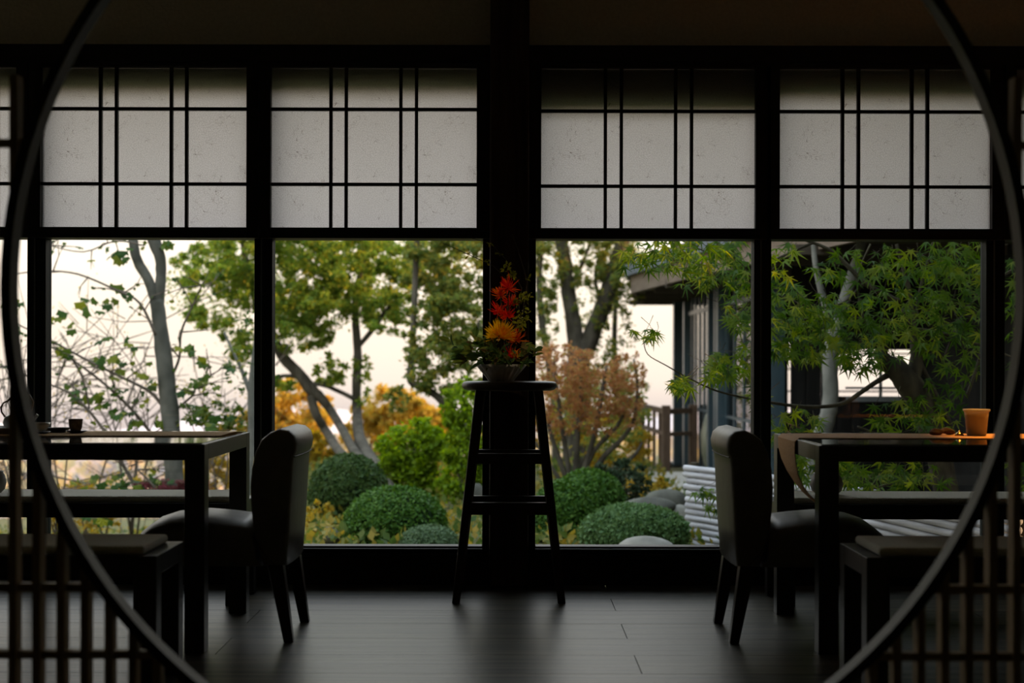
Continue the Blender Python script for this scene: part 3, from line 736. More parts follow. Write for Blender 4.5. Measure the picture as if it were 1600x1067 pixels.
hp = [(tx+.040+.0, Yt, tzb+.055), (tx+.060, Yt, tzb+.082), (tx+.066, Yt, tzb+.115), (tx+.052, Yt, tzb+.142), (tx+.025, Yt, tzb+.156), (tx, Yt, tzb+.154), (tx-.02, Yt, tzb+.138)]
MB().tube(hp, .0045, 8).build('bail_handle', M['cane'], tp, smooth=True)
MB().tube([(tx-.036, Yt, tzb+.118), (tx-.052, Yt, tzb+.112), (tx-.062, Yt, tzb+.094), (tx-.060, Yt, tzb+.075), (tx-.044, Yt, tzb+.052)], .0038, 8).build('side_handle', M['cane'], tp, smooth=True)
MB().tube([(tx-.036, Yt, tzb+.118), (tx-.02, Yt, tzb+.138)], .004, 8).build('handle_joint', M['cane'], tp)
wb = thing('white_dish', 'white shallow dish on dark saucer, just right of the ring', 'dish', (at(62, 5.68), 5.68, RT))
MB().lathe([(0, .0), (.03, 0), (.048, .022), (.052, .035), (.049, .035), (.042, .018), (0, .006)], (at(58, 5.68), 5.68, RT+.008), 36).build('body', M['white'], wb, smooth=True)
ds = thing('saucer', 'dark saucer beneath the white dish', 'saucer', (at(58, 5.68), 5.68, RT), 'dark saucers on the runner')
MB().lathe([(0, .0), (.035, 0), (.054, .007), (.052, .008), (.03, .005), (0, .0075)], (at(58, 5.68), 5.68, RT), 32).build('body', M['blackware'], ds, smooth=True)
d2 = thing('tea_scoop_tray', 'low dark tray lying between the white dish and the cup', 'tray', (at(90, 5.76), 5.76, RT))
MB().lathe([(0, .0), (.03, 0), (.056, .018), (.060, .020), (.052, .020), (.03, .007), (0, .006)], (at(90, 5.76), 5.76, RT), 32, ell=.6).build('body', M['blackware'], d2, smooth=True)
sc_ = thing('saucer', 'dark saucer under the small stoneware teacup', 'saucer', (at(120, 5.72), 5.72, RT), 'dark saucers on the runner')
MB().lathe([(0, .0), (.02, 0), (.043, .009), (.042, .0105), (.02, .005), (0, .004)], (at(120, 5.72), 5.72, RT), 32).build('body', M['blackware'], sc_, smooth=True)
tc2 = thing('teacup', 'small brown stoneware teacup standing on its dark saucer', 'cup', (at(119, 5.72), 5.72, RT+.004))
MB().lathe([(0, .0), (.017, 0), (.020, .004), (.0245, .018), (.0275, .042), (.0285, .052), (.026, .052), (.023, .02), (0, .008)], (at(118.5, 5.72), 5.72, RT+.0045), 28).build('body', M['stoneware'], tc2, smooth=True)

# ------------------------------------------------------------------ right table: cup, driftwood; pots on the far benches
Yc = 5.70
cx = at(1526, Yc)
cu = thing('frosted_planter_cup', 'frosted orange-lit planter cup on the tan runner', 'cup', (cx, Yc, RT))
MB().lathe([(0, 0), (.036, 0), (.038, .003), (.0475, .095), (.0515, .097), (.0535, .101), (.0515, .105), (.0475, .104), (.0455, .096), (.036, .008), (0, .006)], (cx, Yc, RT), 40).build('body', M['cup'], cu, smooth=True)
MB().lathe([(0, .090), (.043, .090), (.043, .084), (0, .084)], (cx, Yc, RT), 24).build('soil', M['soil'], cu)
def rock(name, mt, parent, c, r, seed, n=2, rough=.18, flat=0.0):
    bm = bmesh.new(); bmesh.ops.create_icosphere(bm, subdivisions=3, radius=1); rr = random.Random(seed)
    ph = [(Vector((rr.gauss(0, 1), rr.gauss(0, 1), rr.gauss(0, 1)))*1.6, rr.uniform(0, 6)) for _ in range(7)]
    org = ORG[parent.name] if parent is not None else Vector((0, 0, 0))
    for v in bm.verts:
        d = v.co.normalized(); f = 1 + sum(math.sin(d.dot(k_)+p_) for k_, p_ in ph)*rough/3
        q = d*f
        v.co = Vector((q.x*r[0]+c[0]-org[0], q.y*r[1]+c[1]-org[1], max(q.z, -1+flat)*r[2]+c[2]-org[2]))
    me = bpy.data.meshes.new(name); bm.to_mesh(me); bm.free(); me.polygons.foreach_set('use_smooth', [True]*len(me.polygons)); me.materials.append(mt)
    return link(name, me, parent)
dw = thing('driftwood', 'knobbly brown driftwood lying left of the cup', 'driftwood', (at(1470, 5.72), 5.72, RT))
rock('lump', M['driftwood'], dw, (at(1462, 5.72), 5.72, RT+.012), (.034, .03, .0135), 3, rough=.35, flat=.15)
rock('lump', M['driftwood'], dw, (at(1481, 5.74), 5.74, RT+.016), (.034, .03, .018), 5, rough=.35, flat=.15)
br = thing('incense_holder', 'tiny brass holder between driftwood and the cup', 'ornament', (at(1499, 5.68), 5.68, RT))
MB().lathe([(0, 0), (.017, 0), (.018, .003), (.012, .010), (.005, .014), (.004, .018), (0, .019)], (at(1499, 5.68), 5.68, RT), 20).build('body', M['brass'], br, smooth=True)
CZ = .468
for s, px, lab in ((-1, -10, 'round clay pot at left frame edge on the window bench'), (1, 1292, 'round grey pot on the window bench behind the hanging runner')):
    Yb = 6.26
    p_ = thing('clay_pot', lab, 'pot', (at(px, Yb), Yb, CZ))
    q = .072 if s > 0 else .055
    MB().lathe([(0, 0), (q*.6, 0), (q*.9, .018), (q, .045), (q*.9, .075), (q*.75, .088), (q*.8, .095), (q*.7, .095), (q*.65, .08), (0, .06)], (at(px, Yb), Yb, CZ), 32).build('body', M['pot'], p_, smooth=True)

# ------------------------------------------------------------------ ceiling spotlight over the right table
def spotlight(lx, ly, lz, target, energy, size, lab, col=(1, .47, .10)):
    ls = thing('ceiling_spotlight', lab, 'lamp', (lx, ly, 3.0), 'ceiling spotlights')
    MB().lathe([(.035, 0), (.035, -.02), (0, -.02)], (lx, ly, 3.0), 20).build('base', M['blackware'], ls)
    MB().tube([(lx, ly, 2.98), (lx, ly, lz+.11)], .006, 8).build('stem', M['blackware'], ls)
    MB().lathe([(0, .12), (.03, .12), (.036, .10), (.042, 0), (.038, 0), (.032, .09), (0, .10)], (lx, ly, lz), 24).build('shade', M['blackware'], ls)
    sl = bpy.data.lights.new('warm_spot', 'SPOT'); slo = bpy.data.objects.new('warm_spot', sl); COL.objects.link(slo)
    sl.energy = energy; sl.color = col; sl.spot_size = R(size); sl.spot_blend = .8; sl.shadow_soft_size = .03
    slo.location = (lx, ly, lz-.005)
    slo.rotation_euler = (Vector((lx, ly, lz)) - Vector(target)).to_track_quat('Z', 'Y').to_euler()
spotlight(2.30, 5.92, 2.62, (2.02, 5.66, .76), 190, 22, 'black ceiling spotlight hanging over the table with the orange cup')
spotlight(.38, 5.35, 2.80, (-.02, 6.30, 1.17), 16, 12, 'black ceiling spotlight aimed at the flowers on the stool', (1, .80, .52))

# ================================================================== OUTDOORS
GZ = -.37
def ground_z(x, y):
    if y < 19: z = GZ
    elif y < 70: z = GZ - ((y-19)/51)**1.15*5.2
    else: z = GZ - 5.2 - (y-70)*.035
    edge = -1.2 + (y-8)*-.12
    if x < edge and y < 70: z -= min(1, (edge-x)/3.0)*1.2 * min(1, max(0, (y-8.5)/4))
    return z
gm = MB(); ys = [6.88, 7.5, 8.5, 9.5, 10.5, 11.5, 12.5, 13.5, 15, 17, 19, 22, 26, 31, 38, 46, 56, 70, 90, 120, 160, 220, 300]
nx = 36
for y in ys:
    half = 8 + y*1.0
    for i in range(nx+1):
        x = -half + 2*half*i/nx
        gm.v.append((x, y, ground_z(x, y) + (random.uniform(-.03, .03) if y > 7 and y < 30 else random.uniform(-.9, .5) if y > 46 else 0)))
for j in range(len(ys)-1):
    for i in range(nx):
        a = j*(nx+1)+i; gm.f.append((a, a+1, a+nx+2, a+nx+1))
struct(gm.build('ground', M['ground'], smooth=True))
gp = []
for i in range(26000):
    y = 10.5 + 15*random.random()**1.3; x = random.uniform(-.5, .5)*y*.9
    if x > 1.9 and y > 12.4: continue
    gp.append((x, y, ground_z(x, y) + random.uniform(0, .12)))
V, T = leaves(np.array(gp), .075, T_DIA, (0, -.6, .5), .7, tip=(0, 0, 1))
tag(npmesh('ground_cover', V, T, M['lf_ground']), 'low green and yellow ground cover between the garden shrubs', 'plants', kind='stuff')
gp = []
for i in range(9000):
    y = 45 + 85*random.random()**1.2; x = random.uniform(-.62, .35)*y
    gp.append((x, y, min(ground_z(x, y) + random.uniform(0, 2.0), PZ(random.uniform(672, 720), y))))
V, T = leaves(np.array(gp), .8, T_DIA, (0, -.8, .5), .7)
tag(npmesh('hillside_woods', V, T, M['lf_hill']), 'haze-tinted autumn woods on the slope below the garden', 'woods', kind='stuff')
# far wooded slope and ridge, distance haze put into their colours
def ridge(name, Y, top, mt, x0, x1, amp, seed, depth, base):
    rr = random.Random(seed); m = MB(); n = 90; ph = [(rr.uniform(.5, 6), rr.uniform(0, 6), rr.uniform(.3, 1)) for _ in range(8)]
    rows = 8
    for j in range(rows+1):
        for i in range(n+1):
            x = x0+(x1-x0)*i/n; q = i/n*6.283
            t = top + amp*sum(a*math.sin(f*q+p) for f, p, a in ph)/3
            u = j/rows; zz = base + (t-base)*math.sin(u*math.pi/2)
            m.v.append((x, Y - depth + depth*u, zz + rr.uniform(-.4, .4)*amp*.4))
    for j in range(rows):
        for i in range(n):
            a = j*(n+1)+i; m.f.append((a, a+1, a+n+2, a+n+1))
    return struct(m.build(name, mt, smooth=True))
h1 = ridge('hills', 130, PZ(690, 130), M['hill'], -110, 60, 1.0, 4, 90, -13); h1['label'] = 'haze-tinted wooded slope below the garden'
h2 = ridge('hills', 420, PZ(655, 420), M['hillfar'], -320, 320, 4.0, 9, 150, -45); h2['label'] = 'far ridge tinted pale with haze behind the garden'

LEAFMESH = {}
def tmesh(name, tm, mt):
    if name not in LEAFMESH:
        me = bpy.data.meshes.new('leaf'); me.from_pydata([tuple(v) for v in tm[0]], [], [tuple(int(i) for i in t) for t in tm[1]]); me.materials.append(mt); LEAFMESH[name] = me
    return LEAFMESH[name]
def px_tube(pts, Y, n=8, jit=.06, dy=None):
    """pts: (px, py, width px [, dY]) -> smooth tube points and radii in metres"""
    q = []; r = []
    for i, p in enumerate(pts):
        yy = Y + (p[3] if len(p) > 3 else 0); q.append(P(p[0], p[1], yy)); r.append(p[2]/2/F*yy)
    # Catmull-Rom
    qq = []; rr = []
    for i in range(len(q)-1):
        p0, p1, p2, p3 = q[max(i-1, 0)], q[i], q[i+1], q[min(i+2, len(q)-1)]
        for s in range(4):
            t = s/4; t2 = t*t; t3 = t2*t
            qq.append(.5*((2*p1)+(p2-p0)*t+(2*p0-5*p1+4*p2-p3)*t2+(3*p1-p0-3*p2+p3)*t3)); rr.append(r[i]*(1-t)+r[i+1]*t)
    qq.append(q[-1]); rr.append(r[-1])
    return qq, rr
def limb(pts, Y, name, mt, parent, n=10, jit=.07):
    q, r = px_tube(pts, Y)
    return MB().tube(q, r, n, jit=jit).build(name, mt, parent, smooth=True)
def twigs_from(pts, Y, parent, mt, n=40, L=60, seed=1, name='twigs'):
    """fine twigs springing from a limb, forking once"""
    rr = random.Random(seed); m = MB(); q, r = px_tube(pts, Y); s = Y/F; ends = []
    for i in range(n):
        p = q[rr.randrange(len(q))]; d = Vector((rr.gauss(0, 1), rr.gauss(0, .6), rr.gauss(.35, .7))).normalized(); l = L*s*rr.uniform(.4, 1.2)
        mid = p + d*l*.5 + Vector((0, 0, rr.uniform(-.04, .06))*1) if False else p + d*l*.5
        e = mid + (d + Vector((rr.gauss(0, .35), rr.gauss(0, .3), rr.gauss(0, .35)))).normalized()*l*.5
        m.tube([p, mid, e], [.006*s*220, .004*s*220, .002*s*220], 4)
        e2 = mid + (d + Vector((rr.gauss(0, .6), rr.gauss(0, .5), rr.gauss(0, .6)))).normalized()*l*.4
        m.tube([mid, e2], [.003*s*220, .0015*s*220], 4); ends += [e, e2, mid]
    m.build(name, mt, parent, smooth=True, kind='stuff')
    return ends
def foliage(ells, size, tm, mt, parent, name='foliage', bias=(0, 0, 1), spread=.9, tip=None):
    V, T = leaves(in_ellipsoids(ells), size, tm, bias, spread, tip=tip)
    return npmesh(name, V, T, mt, parent, 'stuff')

# ---- left tree with the forked pale trunk
Y1 = 12.5
t1 = thing('forked_tree', 'slender grey tree with forked trunk and scattered lobed leaves, behind tea table', 'tree', tuple(P(272, 850, Y1)))
limb([(276, 880, 32), (274, 780, 30), (269, 690, 29), (263, 620, 28), (256, 560, 26), (249, 505, 22), (245, 470, 22)], Y1, 'trunk', M['barkgrey'], t1, 14)
limb([(245, 478, 17), (232, 440, 16), (214, 408, 15), (208, 378, 15), (203, 330, 13), (190, 240, 9), (170, 130, 5)], Y1, 'limb', M['barkgrey'], t1, 12)
limb([(247, 480, 17), (251, 440, 16), (250, 405, 17), (240, 376, 21), (232, 330, 15), (240, 220, 11), (260, 90, 6)], Y1, 'limb', M['barkgrey'], t1, 12)
T1B = [[(243, 525, 5), (218, 475, 4), (182, 455, 3.5), (122, 430, 3), (70, 425, 2.5), (20, 430, 2)],
       [(258, 640, 6), (232, 612, 5), (184, 588, 4.5), (132, 562, 4), (76, 532, 3), (20, 505, 2)],
       [(245, 690, 6), (205, 640, 5), (152, 592, 4), (96, 553, 3), (50, 530, 2)],
       [(190, 720, 5), (160, 670, 5), (118, 622, 4), (72, 600, 3), (20, 580, 2)],
       [(268, 590, 5), (280, 560, 4), (283, 520, 4), (300, 480, 3), (318, 440, 2)],
       [(232, 790, 7), (205, 750, 6), (185, 715, 5), (160, 690, 3)],
       [(268, 800, 5), (240, 760, 4), (215, 735, 3)],
       [(140, 640, 3), (128, 590, 3), (100, 545, 2)],
       [(262, 650, 4), (300, 620, 3.5), (308, 600, 3), (335, 585, 2)],
       [(225, 385, 2.5), (180, 378, 2.5), (130, 395, 2), (75, 385, 1.6)]]
ends = []
for i, b in enumerate(T1B):
    limb(b, Y1 + .15*((i % 3)-1), 'branch', M['twig'], t1, 7)
    ends += twigs_from(b, Y1, t1, M['twig'], 9, 55, 50+i)
cl = [(75, 383), (182, 410), (186, 447), (128, 466), (160, 470), (172, 475), (195, 465), (100, 497), (140, 489), (112, 514), (158, 530), (200, 533), (210, 545), (150, 566), (182, 562), (186, 590), (112, 618), (120, 612), (160, 616), (190, 612), (141, 622), (188, 651), (205, 655), (215, 662), (178, 648), (250, 655), (155, 625), (232, 600), (220, 590), (200, 640), (285, 620), (295, 602), (316, 570), (305, 605), (290, 545), (300, 550), (365, 545), (362, 575), (316, 602), (330, 660), (350, 655), (300, 640), (72, 540), (95, 550), (110, 560), (268, 380), (70, 500), (20, 470), (30, 480), (28, 520), (150, 745), (152, 760), (135, 765), (180, 742), (185, 752), (205, 760), (222, 765), (190, 775), (140, 780), (170, 815), (160, 820), (150, 810), (215, 775), (250, 760), (230, 745), (265, 740), (290, 750), (310, 745), (190, 400), (178, 395), (330, 600), (60, 560), (240, 745), (200, 785), (175, 792), (120, 750)]
lm = tmesh('lobed', T_LOBED, M['lf_lobed'])
rr = random.Random(5); cnt = 0
for (px, py) in cl:
    for j in range(rr.choice((2, 3, 4))):
        if cnt >= 296: break
        p = P(px + rr.gauss(0, 6), py + rr.gauss(0, 5), Y1 + rr.uniform(-.2, .2)); cnt += 1
        put_leaf(lm, t1, p, (rr.gauss(0, .5), -.55+rr.gauss(0, .4), .5+rr.gauss(0, .4)), (rr.gauss(0, .5), -.2, -.9+rr.gauss(0, .3)), rr.uniform(.06, .098))
ex = np.array([tuple(e) for e in ends]); ex = ex[rng.permutation(len(ex))[:190]]
V, T = leaves(ex, .045, T_LOBED, (0, -.5, .5), .6, tip=(0, 0, -1)); npmesh('foliage', V, T, M['lf_lobed_j'], t1, 'stuff')

# ---- fine bare shrubs behind it
def bare_shrub(lab, px, base, Y, spread, h, n, seed, mt='twig', leafm=None, leafn=0, ls=.03, grp='bare twiggy shrubs on the slope'):
    t = thing('twiggy_shrub', lab, 'shrub', tuple(P(px, base, Y)), grp); rr = random.Random(seed); s = Y/F; pts = []
    stems = []
    for i in range(5):
        e = P(px + rr.uniform(-spread, spread), base - h*rr.uniform(.7, 1), Y + rr.uniform(-.5, .5)); b = P(px + rr.uniform(-8, 8), base, Y)
        mid = (b+e)/2 + Vector((rr.gauss(0, .1), 0, .1))
        MB().tube([b, mid, e], [2.2*s, 1.5*s, .7*s], 6).build('stem', M[mt], t, smooth=True); stems.append((b, mid, e))
    m = MB()
    for i in range(n):
        b, mid, e = rr.choice(stems); q = rr.uniform(.3, 1); p = b*(1-q)**2 + mid*2*q*(1-q) + e*q*q
        d = Vector((rr.gauss(0, 1), rr.gauss(0, .5), rr.gauss(.4, .7))).normalized(); l = h*s*rr.uniform(.12, .4)
        p2 = p + d*l; m.tube([p, (p+p2)/2 + Vector((rr.gauss(0, .02), 0, rr.gauss(0, .02))), p2], [1.0*s, .8*s, .45*s], 4); pts.append(p2)
        d2 = (d + Vector((rr.gauss(0, .7), rr.gauss(0, .5), rr.gauss(0, .6)))).normalized(); m.tube([(p+p2)/2, (p+p2)/2 + d2*l*.6], [1.0*s, .5*s], 4); pts.append((p+p2)/2 + d2*l*.6)
    m.build('twigs', M[mt], t, kind='stuff', smooth=True)
    if leafm:
        a = np.array([tuple(p) for p in pts]); a = np.concatenate([a]*max(1, leafn//len(a)+1))[:leafn] + rng.normal(size=(leafn, 3))*.08
        V, T = leaves(a, ls, T_DIA, (0, 0, 1), .9); npmesh('foliage', V, T, M[leafm], t, 'stuff')
bare_shrub('fine bare shrub at the far left, above the teapot', 110, 900, 15, 150, 420, 42, 11, leafm='lf_yellow', leafn=160)
bare_shrub('fine bare shrub showing between teacup and forked trunk', 210, 880, 16, 130, 380, 42, 12, leafm='lf_yellow', leafn=200)
bare_shrub('thin bare shrub between forked trunk and window mullion', 345, 860, 17, 90, 330, 42, 13, leafm='lf_orange', leafn=300)
bare_shrub('pale bare shrub low behind the left bench', 60, 960, 14, 120, 420, 42, 14, leafm='lf_yellow', leafn=160)

# ---- slim tree by the mullion, lit orange
t2 = thing('slim_tree', 'slim orange-lit tree just left of the second mullion', 'tree', tuple(P(385, 800, 13.)))
limb([(378, 860, 16), (388, 740, 15), (394, 670, 14), (393, 610, 12), (398, 560, 10), (404, 500, 8), (412, 420, 6)], 13., 'trunk', M['barkpale'], t2)
limb([(393, 620, 8), (378, 580, 6), (364, 550, 4), (350, 520, 3)], 13., 'branch', M['barkpale'], t2)
foliage(clumps(340, 655, 13.2, 40, 22, 260, 8, .3) + clumps(390, 560, 13.2, 40, 60, 90, 8, .4), .06, T_OVAL, M['lf_lobed_j'], t2)

# ---- leaning clump of trunks in the second bay and its crown
Y2 = 19.0
t3 = thing('leaning_tree', 'leaning multi-trunk tree with broad yellow-green crown in the second window', 'tree', tuple(P(585, 790, Y2)))
limb([(613, 815, 44, -6.2), (606, 785, 42, -5.2), (594, 748, 34, -4.2), (577, 718, 26, -2.5), (562, 684, 19, -1), (558, 644, 15), (557, 602, 14), (559, 560, 13), (556, 510, 12), (555, 470, 11), (562, 430, 9), (572, 380, 8), (580, 300, 6)], Y2, 'trunk', M['bark'], t3, 12)
limb([(596, 752, 26, -4.2), (558, 712, 16, -2.5), (541, 682, 14, -1), (521, 648, 14), (501, 622, 15), (485, 608, 20), (470, 588, 18), (442, 558, 17), (424, 522, 16), (404, 480, 14), (385, 420, 11), (375, 330, 8)], Y2, 'trunk', M['bark'], t3, 12)
limb([(572, 742, 22, -3.8), (532, 707, 15, -2), (513, 679, 14), (494, 648, 14), (486, 618, 15)], Y2, 'trunk', M['bark'], t3, 12)
limb([(556, 625, 8), (530, 612, 7), (505, 602, 7), (486, 600, 7)], Y2, 'branch', M['bark'], t3)
limb([(466, 590, 7), (445, 588, 6), (425, 593, 6), (405, 600, 4)], Y2, 'branch', M['bark'], t3)
limb([(557, 545, 8), (580, 518, 8), (598, 492, 7), (618, 470, 5), (640, 455, 3)], Y2, 'branch', M['bark'], t3)
limb([(556, 490, 6), (530, 450, 5), (500, 420, 4), (470, 400, 3)], Y2, 'branch', M['bark'], t3)
limb([(598, 492, 5), (625, 490, 4), (650, 500, 3)], Y2, 'branch', M['bark'], t3)
cr3 = (clumps(330, 450, 19.0, 60, 60, 4009, 16) + clumps(370, 400, 19.0, 60, 45, 4009, 14) + clumps(380, 480, 19.2, 45, 70, 3118, 12) + clumps(460, 430, 19.3, 60, 80, 8464, 22)
       + clumps(520, 400, 19.0, 70, 40, 4009, 14) + clumps(570, 440, 19.2, 70, 60, 5791, 18) + clumps(500, 480, 19.0, 60, 40, 3118, 12) + clumps(640, 400, 19.4, 70, 35, 4009, 12) + clumps(600, 480, 19, 50, 40, 1558, 9)
       + clumps(470, 525, 19, 45, 25, 1336, 8) + clumps(500, 330, 19, 200, 60, 7128, 26))
foliage(cr3, .052, T_DIA, M['lf_crown'], t3, spread=1.1)
foliage(clumps(515, 580, 19, 25, 25, 310, 5, .2) + clumps(565, 590, 19, 12, 40, 133, 4, .2) + clumps(440, 600, 19, 25, 10, 177, 3, .2), .07, T_DIA, M['lf_crown'], t3, 'low_foliage')

# ---- S-curved tree left of the post
Y3 = 16.5
t4 = thing('curved_tree', 'olive tree with S-curved trunk hanging left of the central post', 'tree', tuple(P(745, 790, Y3)))
limb([(760, 830, 22), (748, 740, 18), (728, 670, 15), (702, 638, 13), (676, 614, 12), (653, 604, 11), (641, 592, 12), (643, 562, 11), (645, 520, 10), (648, 460, 10), (650, 400, 9), (655, 320, 7)], Y3, 'trunk', M['bark'], t4, 10)
limb([(700, 636, 6), (725, 600, 5), (740, 560, 4), (748, 500, 3)], Y3, 'branch', M['bark'], t4)
foliage(clumps(695, 570, Y3, 60, 45, 1980, 14, .5) + clumps(700, 420, Y3+.4, 60, 60, 5280, 18, .6) + clumps(715, 500, Y3, 45, 50, 2640, 14, .5) + clumps(660, 520, Y3, 25, 40, 726, 6, .3) + clumps(620, 625, Y3, 16, 18, 165, 3, .1) + clumps(720, 330, Y3, 90, 50, 2640, 14, .5), .055, T_DIA, M['lf_olive'], t4, spread=1.1)

# ---- big forked tree right of the post
Y4 = 20.0
t5 = thing('big_forked_tree', 'thick Y-forked tree trunk right of the central post', 'tree', tuple(P(905, 800, Y4)))
limb([(906, 830, 52), (903, 720, 46), (902, 640, 42), (904, 580, 38), (906, 548, 38)], Y4, 'trunk', M['bark'], t5, 14)
limb([(904, 560, 28), (895, 500, 24), (886, 445, 22), (881, 400, 22), (874, 360, 20), (860, 260, 14)], Y4, 'limb', M['bark'], t5, 12)
limb([(908, 560, 30), (930, 508, 27), (946, 468, 26), (957, 432, 26), (968, 395, 24), (985, 340, 20), (1010, 250, 12)], Y4, 'limb', M['bark'], t5, 12)
limb([(870, 740, 14), (866, 640, 12), (858, 570, 12), (846, 500, 11), (842, 440, 10), (846, 370, 9)], Y4, 'trunk', M['bark'], t5, 9)
limb([(886, 450, 7), (905, 420, 6), (918, 390, 5), (930, 350, 4)], Y4, 'branch', M['bark'], t5)
limb([(942, 480, 7), (930, 440, 6), (935, 400, 5)], Y4, 'branch', M['bark'], t5)
limb([(966, 700, 9), (962, 600, 9), (960, 520, 8), (963, 450, 7)], Y4+1, 'trunk', M['bark'], t5, 8)
cr5 = (clumps(855, 420, Y4, 25, 60, 1386, 9, .5) + clumps(910, 400, Y4, 40, 40, 1386, 9, .5) + clumps(960, 400, Y4, 45, 40, 2310, 11, .5) + clumps(990, 430, Y4-.5, 30, 40, 1485, 8, .4) + clumps(850, 500, Y4, 20, 50, 429, 6, .5)
       + clumps(925, 470, Y4, 40, 40, 429, 7, .5) + clumps(960, 520, Y4, 30, 60, 660, 8, .5) + clumps(900, 330, Y4, 120, 60, 3300, 18, .8) + clumps(960, 620, Y4+.5, 45, 60, 1056, 10, .6))
foliage(cr5, .052, T_DIA, M['lf_olive'], t5, spread=1.1)

# ---- red-leaved multi-stem shrub
Y5 = 14.5
t6 = thing('red_leaved_shrub', 'many-stemmed shrub with red-brown leaves under the forked tree', 'shrub', tuple(P(900, 770, Y5)))
for b in [[(890, 760, 10), (868, 700, 8), (850, 640, 6), (838, 590, 4)], [(893, 760, 10), (882, 690, 8), (872, 620, 6), (866, 560, 4)], [(900, 760, 12), (902, 690, 9), (908, 620, 7), (905, 560, 4)],
          [(905, 762, 11), (926, 690, 9), (938, 630, 7), (948, 570, 4)], [(910, 765, 11), (945, 712, 9), (975, 682, 7), (992, 650, 6), (996, 600, 5), (990, 560, 3)], [(912, 768, 11), (955, 735, 9), (990, 712, 6), (1004, 690, 4)],
          [(905, 765, 9), (928, 705, 7), (965, 665, 6), (985, 620, 4)], [(886, 765, 8), (855, 720, 6), (836, 690, 4)]]:
    limb(b, Y5, 'stem', M['bark'], t6, 8)
foliage(clumps(880, 580, Y5, 50, 40, 1773, 32, .5) + clumps(930, 610, Y5, 55, 40, 1636, 32, .5) + clumps(980, 600, Y5, 25, 45, 818, 18, .4) + clumps(870, 650, Y5, 35, 30, 600, 18, .4) + clumps(950, 655, Y5, 45, 25, 545, 16, .4), .036, T_DIA, M['lf_red'], t6, spread=1.1)
foliage(clumps(930, 650, Y5+1, 70, 60, 1100, 16, .5), .05, T_DIA, M['lf_olive'], t6, 'under_foliage', spread=1.1)

# ---- clipped shrubs
def clipped(lab, px, top, wpx, hpx, Y, mt, n, size, seed, flat=1.0, grp='clipped round shrubs outside the window'):
    s = Y/F; rx = wpx/2*s; rz = hpx*s; c = P(px, top + hpx, Y)
    t = thing('clipped_shrub', lab, 'shrub', (c.x, c.y, max(GZ, c.z - rz*.6)), grp)
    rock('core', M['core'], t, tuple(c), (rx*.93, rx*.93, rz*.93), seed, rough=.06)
    r = np.random.default_rng(seed); d = r.normal(size=(n, 3)); d[:, 2] = np.where(d[:, 2] < -.3, -d[:, 2], d[:, 2]); d /= np.linalg.norm(d, axis=1)[:, None]
    wob = 1 + .035*np.sin(d[:, 0]*9+seed)*np.sin(d[:, 1]*8)*np.sin(d[:, 2]*10+1) + r.normal(size=n)*.018
    pts = np.array(c)[None, :] + d*np.array([rx, rx, rz])[None, :]*wob[:, None]
    tv, tt = T_DIA
    N = d + r.normal(size=(n, 3))*.6; N /= np.linalg.norm(N, axis=1)[:, None]; Tn = r.normal(size=(n, 3)) + d*.8; Tn -= (Tn*N).sum(1)[:, None]*N; Tn /= np.linalg.norm(Tn, axis=1)[:, None]
    Mx = np.stack([np.cross(Tn, N), Tn, N], axis=2); sz = (size*r.uniform(.6, 1.3, size=n))[:, None, None]
    V = np.einsum('nij,kj->nki', Mx, tv)*sz + pts[:, None, :]
    npmesh('foliage', V.reshape(-1, 3), (tt[None] + (np.arange(n)*4)[:, None, None]).reshape(-1, 3), M[mt], t, 'stuff')
    return t
clipped('large dark clipped ball shrub nearest the left chair back', 545, 712, 122, 62, 12.6, 'lf_boxdark', 9000, .030, 1)
clipped('broad mid-green clipped ball shrub between chair and stool', 618, 762, 160, 66, 11.2, 'lf_box', 10000, .030, 2)
clipped('small pale clipped dome low beside the stool leg', 671, 822, 104, 42, 10.6, 'lf_boxpale', 7000, .022, 3)
clipped('dark green clipped mound right behind the stool', 880, 752, 100, 66, 11.4, 'lf_box', 7000, .032, 4)
clipped('green clipped mound behind, under the red-leaved shrub', 920, 735, 110, 50, 12.2, 'lf_box', 7000, .032, 5)
clipped('wide grey-green low shrub before the pale boulder', 992, 790, 166, 44, 10.4, 'lf_juniper', 9000, .034, 6)

def shrub(lab, cl_, Y, mt, size, base, grp=None, tm=T_DIA):
    px = sum(c[0] for c in cl_)/len(cl_)
    t = thing('leafy_shrub', lab, 'shrub', tuple(P(px, base, Y)), grp)
    el_ = []; m = []
    for (x, y, rx, ry, n, k_) in cl_: el_ += clumps(x, y, Y, rx, ry, int(n*2.2), k_, rx*Y/F*.6)
    for i in range(4):
        e = P(px + random.uniform(-.5, .5)*cl_[0][2], cl_[0][1], Y); b = P(px + random.uniform(-6, 6), base, Y)
        MB().tube([b, (b+e)/2 + Vector((random.gauss(0, .05), 0, 0)), e], [3*Y/F, 2.2*Y/F, 1.2*Y/F], 6).build('stem', M['bark'], t, smooth=True)
    foliage(el_, size*.7, tm, M[mt], t, spread=1.1)
    return t
shrub('bright lime-green shrub above the clipped balls', [(645, 700, 46, 38, 1700, 26), (640, 750, 44, 36, 1300, 20)], 14.5, 'lf_lime', .07, 800, 'loose garden shrubs')
shrub('tall green shrub close left of the stool leg', [(728, 640, 32, 40, 900, 16), (735, 700, 36, 40, 900, 16), (725, 750, 36, 40, 600, 12)], 13.8, 'lf_lime', .065, 830, 'loose garden shrubs')
shrub('golden sunlit shrub behind the leaning trunks', [(462, 645, 48, 42, 1500, 22), (455, 690, 50, 34, 900, 16)], 27, 'lf_orange', .13, 780, 'sunlit shrubs at the garden edge')
